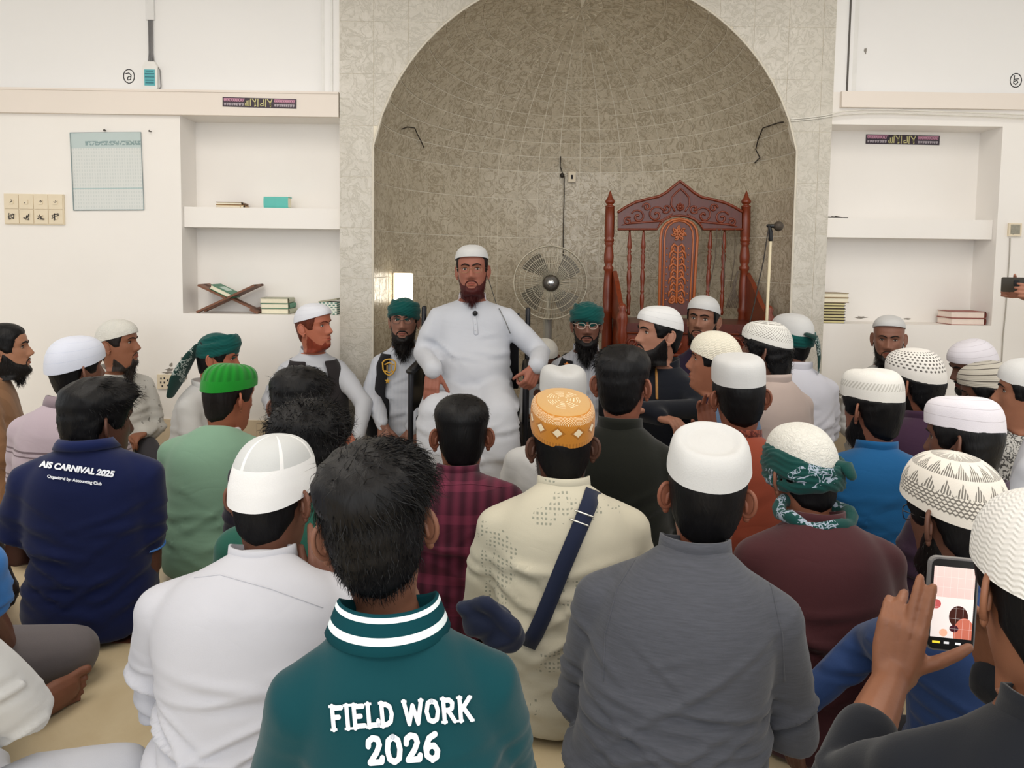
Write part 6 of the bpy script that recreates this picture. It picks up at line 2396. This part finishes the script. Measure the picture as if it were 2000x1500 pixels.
V_ = person('man in flat white cap and rust kurta raising his hand', 1446, 692, 2.56, 6, 14, -2, -3, top=.146, lean=.10, sw=.176, shirt=cloth('rust_cotton', (142, 66, 46)), skin=(140, 84, 64), cap=dict(FLAT, front=.060, back=.054, top=.144, p=5, tilt=5), capmat=C_WHITE, hair=dict(UNDER, side=.010, n=900),
            collar='stand', collarmat=cloth('rust_brocade', (86, 34, 28), 'print', (122, 60, 44)),
            arms=dict(L=dict(elbow=W_(1352, 905, 2.64), wrist=W_(1384, 850, 2.74), dir=(-.12, 0, 1), palm=(.3, -.9, 0), curl=(.25, .5, .4), spread=.28, fingers=(None, (.2, .3, .2), (.15, .2, .2), (.1, .2, .1)), thumb=(.9, .3))))

W_m = person('long-haired man in white lattice cap and beige shirt, turned left', 1497, 627, 3.35, 42, 72, 2, 0, top=.135, lean=.06, sw=.168, shirt=cloth('beige_pink', (196, 178, 170)), skin=(120, 80, 66), cap=dict(front=.070, back=.020, top=.136, p=2.5, grow=.010), capmat=C_LATT,
             hair=dict(top=.003, side=.020, n=2200, len=.05, lift=.4, wild=.6, curl=.6, long=.035, low=.015), beard=dict(len=.02, th=.008, w=.035, n=300), beardc=(26, 20, 18), face=True)

X_ = person('man in white cap bound with a green scarf, white shirt, at the niche edge', 1548, 612, 3.88, 30, 48, 0, 0, hs=1.04, top=.138, lean=.06, sw=.178, shirt=cloth('pale_lilac_white', (220, 220, 230)), skin=(120, 80, 66), cap=dict(front=.07, back=.03, top=.138, p=2.5), capmat=C_WHITE, hair=UNDER,
            turban=dict(crown=False, tilt=18, n=3, z=.040, grow=.008), turbmat=TEALT)
tl = [X_['T'](np.array([q]))[0] for q in ((-.02, -.115, .045), (-.01, -.150, .035), (.005, -.155, .0), (.01, -.16, -.06), (.015, -.155, -.13))]
MB().tube(tl, [.026, .030, .026, .020, .010], 10, flat=.4).build('scarf_tail', DARKSC, X_['root'])

Y_ = person('bald dark-bearded man in small white cap facing the camera at the right wall', 1738, 615, 4.10, 180, 180, -6, 0, top=.133, lean=.04, hunch=0, sw=.165, shirt=OFFW, skin=(146, 98, 80), cap=dict(front=.092, back=.034, top=.132, p=2.3, grow=.004), capmat=C_WHITE,
            beard=dict(len=.085, th=.012, w=.046, pt=1.8, n=600), beardc=(20, 17, 17), must=.6, face=True, squint=.7)

Z_ = person('man in white dotted cap and plum shirt, turned left', 1790, 681, 3.10, 28, 58, -2, -4, hs=1.06, top=.136, lean=.08, sw=.172, shirt=cloth('plum_a', (64, 40, 62)), skin=(142, 88, 68), cap=dict(front=.066, back=.008, top=.138, p=2.6, grow=.010), capmat=C_DOTS,
            hair=dict(UNDER, side=.016, n=1200, len=.03, wild=.3, low=.012), beard=dict(len=.03, th=.008, w=.035, n=300), beardc=(24, 20, 18))

AA = person('long-bearded man in white cap and white shirt, bowing at the right', 1905, 662, 3.60, 118, 118, -18, -6, top=.134, lean=.14, sw=.17, shirt=OFFW, skin=(104, 68, 56), cap=dict(front=.060, back=.016, top=.136, p=2.3), capmat=C_LINES, hair=UNDER, beard=dict(len=.10, th=.012, w=.045, n=500), beardc=(30, 26, 26), must=True, face=True)
BB = person('man in grey cap with dark stripes and black-and-white print shirt', 1938, 706, 3.22, 70, 88, -14, 0, hs=1.06, top=.136, lean=.12, sw=.148, shirt=cloth('mono_print', (196, 194, 190), 'print', (40, 38, 38)), skin=(120, 78, 62), cap=dict(front=.066, back=.008, top=.138, p=2.5, grow=.008), capmat=C_STR, hair=dict(UNDER, side=.012, n=700), face=True)
CC = person('man in white shirt and cap cut by the right edge of the frame', 2016, 700, 2.52, 72, 86, 2, 0, hs=0.94, top=.136, lean=.06, sw=.175, shirt=WHITEC, skin=(158, 104, 80), cap=dict(front=.06, back=.01, top=.136, p=2.5), capmat=C_WHITE, hair=dict(UNDER, side=.012), face=True, must=.6)
DD = person('man in braided white cap and blue kurta', 1706, 721, 2.74, 16, 46, -4, 0, hs=1.05, top=.140, lean=.10, sw=.178, shirt=cloth('royal_blue_kurta', (24, 92, 146)), skin=(142, 90, 70), cap=dict(FLAT, front=.056, back=.030, top=.144, p=3.6, crease=.008), capmat=C_BRAID, hair=dict(UNDER, side=.013, n=1200, len=.018, low=.008), beard=dict(len=.03, th=.008, w=.034, n=300), beardc=(20, 16, 16), must=.7)
EE = person('man in lined white cap and plum shirt, right side', 1886, 775, 2.14, 34, 68, -6, 4, hs=0.94, top=.140, lean=.10, sw=.178, shirt=cloth('plum_b', (66, 46, 66)), skin=(110, 72, 58), cap=dict(FLAT, front=.062, back=.034, top=.140, p=3.6), capmat=C_LINES, hair=dict(UNDER, side=.012, n=1000, low=.006), beard=dict(len=.006, th=.006, w=.03, n=300), beardc=(30, 24, 22), face=True)

# ---------------------------------------------------------------- right foreground
GG = person('man in white cap bound with green printed scarf and maroon kurta', 1572, 828, 2.00, 18, 32, -14, 0, top=.140, lean=.16, nk=.03, hunch=.08, sw=.172, shirt=cloth('maroon_kurta', (74, 38, 42)), skin=(142, 90, 70), cap=dict(front=.05, back=.02, top=.138, p=2.6, grow=.006, tilt=14, tiltx=-10), capmat=C_EMB,
            hair=UNDER, turban=dict(crown=False, tilt=16, n=4, z=.022, grow=.012, vox=.004), turbmat=SCARF, collar='stand')
tl = [GG['T'](np.array([q]))[0] for q in ((.050, -.085, .03), (.062, -.105, .025), (.066, -.112, .005))]
MB().tube(tl, [.022, .026, .02], 10, flat=.5).build('scarf_knot', SCARF, GG['root'])
sn = [GG['Nb'] + np.array((.085 * math.sin(t), .078 * math.cos(t) + .0, .016 + .012 * math.cos(t))) for t in np.linspace(0, 2 * PI, 24, endpoint=False)]
MB().tube([q_ + np.array((0, 0, .006 * math.sin(i * 1.3))) for i, q_ in enumerate(sn)], [.0165 + .002 * math.sin(i * 2.1) for i in range(24)], 10, closed=True).build('neck_scarf', SCARF, GG['root'])

FF = person('man in tall plain white cap and grey kurta, front right of centre', 1384, 838, 1.55, 0, 2, 0, 2, top=.144, lean=.15, side=.075, nk=.03, hunch=.06, sw=.19, girth=1.08, shirt=cloth('charcoal_weave', (66, 68, 74), 'weave', (82, 84, 92)), skin=(140, 84, 64),
            cap=dict(front=.068, back=.064, top=.138, p=5.0, grow=.012, flare=-.10, dent=.014, tilt=13), capmat=C_WHITE, hair=dict(UNDER, side=.008, n=1500), amp=.004, hs=.96)

HH = person('man in white lace star cap, glasses and blue shirt leaning on his arm', 1874, 886, 1.60, 34, 44, -12, 0, hs=1.03, top=.140, lean=.16, hunch=.04, sw=.175, shirt=cloth('denim_blue', (44, 68, 116)), skin=(104, 68, 54), cap=dict(front=.050, back=.012, top=.140, p=2.5, grow=.010, tilt=12), capmat=C_LACE, hair=dict(UNDER, n=1200, side=.008),
            beard=dict(len=.03, th=.012, w=.042, n=400), beardc=(18, 15, 15), glasses=RIM_DARK,
            arms=dict(L=dict(elbow=W_(1700, 1260, 1.62), wrist=W_(1556, 1380, 1.60), dir=(-.08, -.1, -1), palm=(.9, .2, 0), curl=(.2, .3, .2), spread=.05)))
El, Wr = HH['hands'][0]
dd = unit(Wr - El)
fr_ = frame_z(dd)
wt = MB().tube([Wr + (fr_[:, 0] * math.cos(t) * .034 + fr_[:, 1] * math.sin(t) * .032) - dd * .002 for t in np.linspace(0, 2 * PI, 20, endpoint=False)], .009, 8, closed=True, flat=.45).build('wristwatch', plain('steel_bracelet', (140, 132, 122), .25, metal=.8), HH['root'])
MB().lathe([(.018, 0), (.018, .008), (.015, .010)], 18, Wr - P_m['vloc']((0, 0, 0)) + HH['vloc']((-.3, -.9, .1)) * .034, HH['vloc']((-.3, -.9, .1))).build('watch_face', plain('watch_glass', (70, 66, 60), .1, metal=.5), wt)

II = person('man in white knit cap and black kurta filming with his phone, right edge', 2058, 962, .98, 18, 22, -6, 0, top=.138, lean=.10, hunch=.05, sw=.185, shirt=cloth('black_navy_kurta', (24, 27, 34)), skin=(142, 92, 68), cap=dict(front=.050, back=.010, top=.138, p=2.3, grow=.008), capmat=C_KNITW, hair=dict(UNDER, n=1500), earout=.45,
            arms=dict(L=dict(cuff=.45, elbow=W_(1650, 1540, 1.04), wrist=W_(1742, 1322, 1.17), dir=(.16, .02, 1), palm=(.55, .8, 0), curl=(.12, .12, .1), spread=.03, fingers=((.10, .12, .1), (.12, .15, .1), (.5, .7, .5), (.6, .8, .6)), thumb=(.95, .25)),
                      R=dict(elbow=W_(2140, 1480, 1.08), wrist=W_(1950, 1330, 1.27), dir=(-.25, .05, 1), palm=(-.8, -.25, 0), curl=(.25, .4, .3), spread=.03, thumb=(.5, .4))))
ph = tag(empty('smartphone', W_(1858, 1180, 1.225)), 'phone showing the scene on its bright screen in the foreground hands', 'phone')
ph.rotation_euler = (math.radians(-4), math.radians(2.5), math.radians(-6))


def round_rect(w, h, r, n=5):
    out = []
    for cx, cz, a0 in ((w - r, h - r, 0), (-w + r, h - r, PI / 2), (-w + r, -h + r, PI), (w - r, -h + r, 1.5 * PI)):
        for i in range(n):
            a = a0 + PI / 2 * i / (n - 1)
            out.append((cx + r * math.cos(a), cz + r * math.sin(a)))
    return out


MB().prism(round_rect(.0385, .0765, .013), -.003, .007).build('case', plain('grey_case', (120, 118, 118), .4), ph, smooth=False)
MB().prism(round_rect(.0355, .0735, .011), -.0045, -.003).build('bezel', BLACK, ph, smooth=False)
SM, nt, b = newmat('phone_screen', .15, .5)
co, x, y, z = coords(nt)
n1 = noise(nt, co, 22, 2)
lay = mixc(nt, z.gt(.012), lin((236, 226, 222)), lin((226, 196, 190)))
dark = ((x - .010) * (x - .010) + (z + .018) * (z + .018) * .7).lt(.00022)
skinb = ((x - .020) * (x - .020) + (z + .046) * (z + .046) * .4).lt(.00028)
red = ((x + .026) * (x + .026) + (z + .0) * (z + .0)).lt(.00006)
lay = mixc(nt, dark, lay, lin((66, 36, 30)))
lay = mixc(nt, skinb, lay, lin((196, 110, 90)))
lay = mixc(nt, red, lay, lin((190, 90, 90)))
spot = ((x + .012) * (x + .012) + (z + .046) * (z + .046)).lt(.00004)
lay = mixc(nt, spot, lay, lin((240, 180, 150)))
dark2 = ((x - .004) * (x - .004) + (z + .038) * (z + .038) * 1.5).lt(.00005)
lay = mixc(nt, dark2, lay, lin((70, 30, 40)))
gl = ((x * 90.0 + .5).frac()).lt(.04).max(((z * 60.0 + .3).frac()).lt(.03))
lay = mixc(nt, gl * .4, lay, lin((250, 240, 236)))
nt.links.new(lay, b.inputs['Base Color'])
nt.links.new(lay, b.inputs['Emission Color'])
b.inputs['Emission Strength'].default_value = .5
sc_ = MB().prism([(-.032, -.054), (.032, -.054), (.032, .062), (-.032, .062)], -.0052, -.0045).build('screen', SM, ph, smooth=False)
for xx, ww, cc in ((-.022, .006, (230, 210, 60)), (-.006, .004, (220, 220, 220)), (.012, .004, (250, 250, 250))):
    MB().box((xx - ww, -.0052, -.064), (xx + ww, -.0046, -.0605)).build('button_icon', plain('icon%d' % cc[2], cc, .4, emit=.6), ph, smooth=False)

# ---------------------------------------------------------------- left edge: people mostly outside the frame
JJ = person('man in white kurta at the lower left edge, only arm and lap in view', -225, 800, 1.32, -47, -47, 0, 0, top=.136, lean=.06, sw=.185, shirt=OFFW, skin=(120, 78, 62), cap=DOME, capmat=C_WHITE, hair=UNDER, legs='cross', pants=PANTW, amp=.002,
            arms=dict(R=dict(elbow=W_(52, 1390, 1.36), wrist=W_(-45, 1425, 1.44))))
KK = person('man in sky blue polo with grey trousers at the left edge', -185, 800, 1.72, -20, -20, 0, 0, top=.136, lean=.08, sw=.18, shirt=cloth('sky_blue', (62, 126, 200)), skin=(120, 78, 62), hair=SHORT, short=True, collar='polo', legs='none',
            arms=dict(R=dict(elbow=W_(-30, 1200, 1.74), wrist=W_(10, 1262, 1.92), dir=(.4, .8, -.05))))
kn = [KK['toloc'](q) for q in (W_(-240, 1330, 1.72), W_(-20, 1290, 1.92), W_(140, 1272, 2.04))]
sh_ = [KK['toloc'](q) for q in (W_(140, 1288, 2.05), W_(105, 1318, 2.04), W_(50, 1340, 2.0))]
lg = MB().tube(kn, [.10, .088, .072], 14).tube(sh_, [.064, .056, .045], 14)
lg.tube([KK['toloc'](q) for q in (W_(-260, 1340, 1.75), W_(-420, 1310, 1.9), W_(-560, 1300, 2.05))], [.10, .085, .07], 14)
lg.tube([KK['toloc'](q) for q in (W_(-560, 1306, 2.05), W_(-300, 1328, 2.0), W_(-80, 1352, 1.95))], [.065, .055, .045], 14)
V, F, N = fuse(lg, .011, 5)
MB().add(V, F).build('trousers', PANTG, KK['root'])
ft = MB()
f0, f1 = KK['toloc'](W_(80, 1392, 1.84)), KK['toloc'](W_(132, 1362, 1.91))
f0[2] = f1[2] = .048
ft.tube([f0, f0 * .4 + f1 * .6, f1], [.040, .042, .038], 12, flat=.6, up=(0, 1, 0))
dv = unit(f1 - f0)
sv = np.array((0, 0, 1.0))                          # the foot lies on its side, toes one above the other
for i, (o_, l_, r_) in enumerate(((.026, .074, .0125), (.004, .068, .0078), (-.0125, .062, .0074), (-.028, .054, .007), (-.0415, .044, .0066))):
    ft.tube([f1 + sv * o_ * .9 - dv * .01, f1 + sv * o_ + dv * l_ * .6, f1 + sv * o_ + dv * l_ * .9 + KK['vloc']((0, -.012, 0))], r_, 8)
V, F, N = fuse(ft, .0032, 2)
MB().add(V, F).build('foot', skin_mat((126, 80, 62)), KK['root'])
LL = person('dark-haired man in dark shirt, a sliver at the left edge behind the navy polo', -130, 818, 2.30, -20, -20, 0, 0, top=.138, lean=.08, sw=.14, girth=.8, shirt=cloth('dark_brown_shirt', (60, 44, 40)), skin=(92, 60, 48), hair=SHORT)
MM = person('man beyond the right edge, his hands holding a phone up', 2175, 400, 3.70, 100, 100, 0, 0, top=.136, lean=.05, sw=.17, shirt=OFFW, skin=(176, 118, 96), hair=SHORT, seat=.30,
            arms=dict(R=dict(cuff=.3, elbow=W_(2120, 620, 4.0), wrist=W_(1990, 572, 3.86), dir=(-.9, -.1, .12), palm=(0, -1, 0), curl=(.5, 1.25, .7), hsc=.92, thumb=(.9, .2)),
                      L=dict(cuff=.3, elbow=W_(2110, 640, 3.6), wrist=W_(2050, 575, 3.66), dir=(-.9, .15, .12), palm=(.1, 1, 0), curl=(.25, .3, .2), hsc=.92)))
ph = tag(empty('smartphone', W_(1984, 556, 3.78)), 'dark phone held up sideways by hands at the right edge', 'phone')
MB().prism(round_rect(.070, .036, .008), -.004, .004).build('case', plain('dark_case', (58, 54, 46), .4), ph, smooth=False)
MB().prism(round_rect(.014, .014, .004), -.0065, -.004, o=(.0, 0, .008)).build('camera_bump', BLACK, ph, smooth=False)

# raised seams on the nearest backs
def seam(P, pix, mat, r=.0016, d0=2.2):
    V, F = P['shirt']
    bv = BVHTree.FromPolygons(V.tolist(), F)
    o = P['toloc']((0, 0, CAM_H))
    pts = []
    for x, y in pix:
        dr = unit(P['toloc'](W_(x, y, d0)) - o)
        h, n, i, ds = bv.ray_cast(Vector(o), Vector(dr), 8)
        if h is not None:
            pts.append(np.array(h) - dr * .0004)
    MB().tube(pts, r, 6).build('seam', mat, P['root'])


def dense(pix, n=8):
    out = []
    for a, b in zip(pix[:-1], pix[1:]):
        out += [(a[0] + (b[0] - a[0]) * i / n, a[1] + (b[1] - a[1]) * i / n) for i in range(n)]
    return out + [pix[-1]]


seam(K_, dense([(380, 1128), (430, 1122), (530, 1150), (630, 1186)]), K_['shirt_o'].data.materials[0])
seam(FF, dense([(1252, 1075), (1205, 1150), (1182, 1240), (1178, 1330)]), FF['shirt_o'].data.materials[0])
seam(FF, dense([(1470, 1080), (1508, 1150), (1528, 1240), (1532, 1330)]), FF['shirt_o'].data.materials[0])
seam(GG, dense([(1500, 1030), (1580, 1012), (1660, 1016), (1700, 1030)]), GG['shirt_o'].data.materials[0])
seam(M_, dense([(860, 948), (920, 945), (980, 952)]), M_['shirt_o'].data.materials[0])

# ---------------------------------------------------------------- sling bag of the cream-kurta man
NAVY = cloth('navy_webbing', (30, 38, 62), wr=.05)
bag = empty('sling_bag', N_['root'].location.copy())
bag.rotation_euler = N_['root'].rotation_euler.copy()
tag(bag, 'navy sling bag with wide strap across the cream kurta', 'bag')
pp = [(1160, 955), (1150, 985), (1136, 1020), (1118, 1062), (1100, 1105), (1082, 1150), (1064, 1195), (1046, 1235), (1030, 1262)]
L0 = [on_shirt(N_, x - 15, y - 4, 2.4, .012) for x, y in pp]
L1 = [on_shirt(N_, x + 15, y + 8, 2.4, .012) for x, y in pp]
mid = [on_shirt(N_, x, y + 2, 2.4, .014) for x, y in pp]
m2 = MB()
G = np.array([L0, mid, L1])
yv = N_['vloc']((0, 1, 0))
m2.grid(np.array([L0, mid, L1, list(np.array(L1) + yv * .003), list(np.array(mid) + yv * .003), list(np.array(L0) + yv * .003)]).transpose(1, 0, 2), True, True, True)
m2.build('strap', NAVY, bag)
for q in ((1141, 1003), (1131, 1020)):
    a_, b_ = on_shirt(N_, q[0] - 17, q[1] - 6, 2.4, .012), on_shirt(N_, q[0] + 17, q[1] + 7, 2.4, .012)
    MB().tube([a_, b_], .0028, 6).build('buckle_bar', plain('buckle_nickel', (190, 188, 180), .2, metal=.8), bag)
bm_ = MB()
cb = N_['toloc'](W_(950, 1215, 1.70))
bm_.ball(cb, (.062, .04, .042), 18)
bm_.ball(cb + N_['vloc']((.04, -.01, -.03)), (.05, .035, .04), 16)
bm_.tube([cb + N_['vloc']((-.05, 0, .03)), cb + N_['vloc']((0, -.02, .045)), cb + N_['vloc']((.06, -.03, .0))], .02, 10)
V, F, N = fuse(bm_, .006, 2)
V = folds(V, N, .003, 3, .9) + N * (.0025 * np.sin(V[:, 0] * 70 + 3 * np.sin(V[:, 2] * 50)))[:, None]
MB().add(V, F).build('pouch', NAVY, bag)
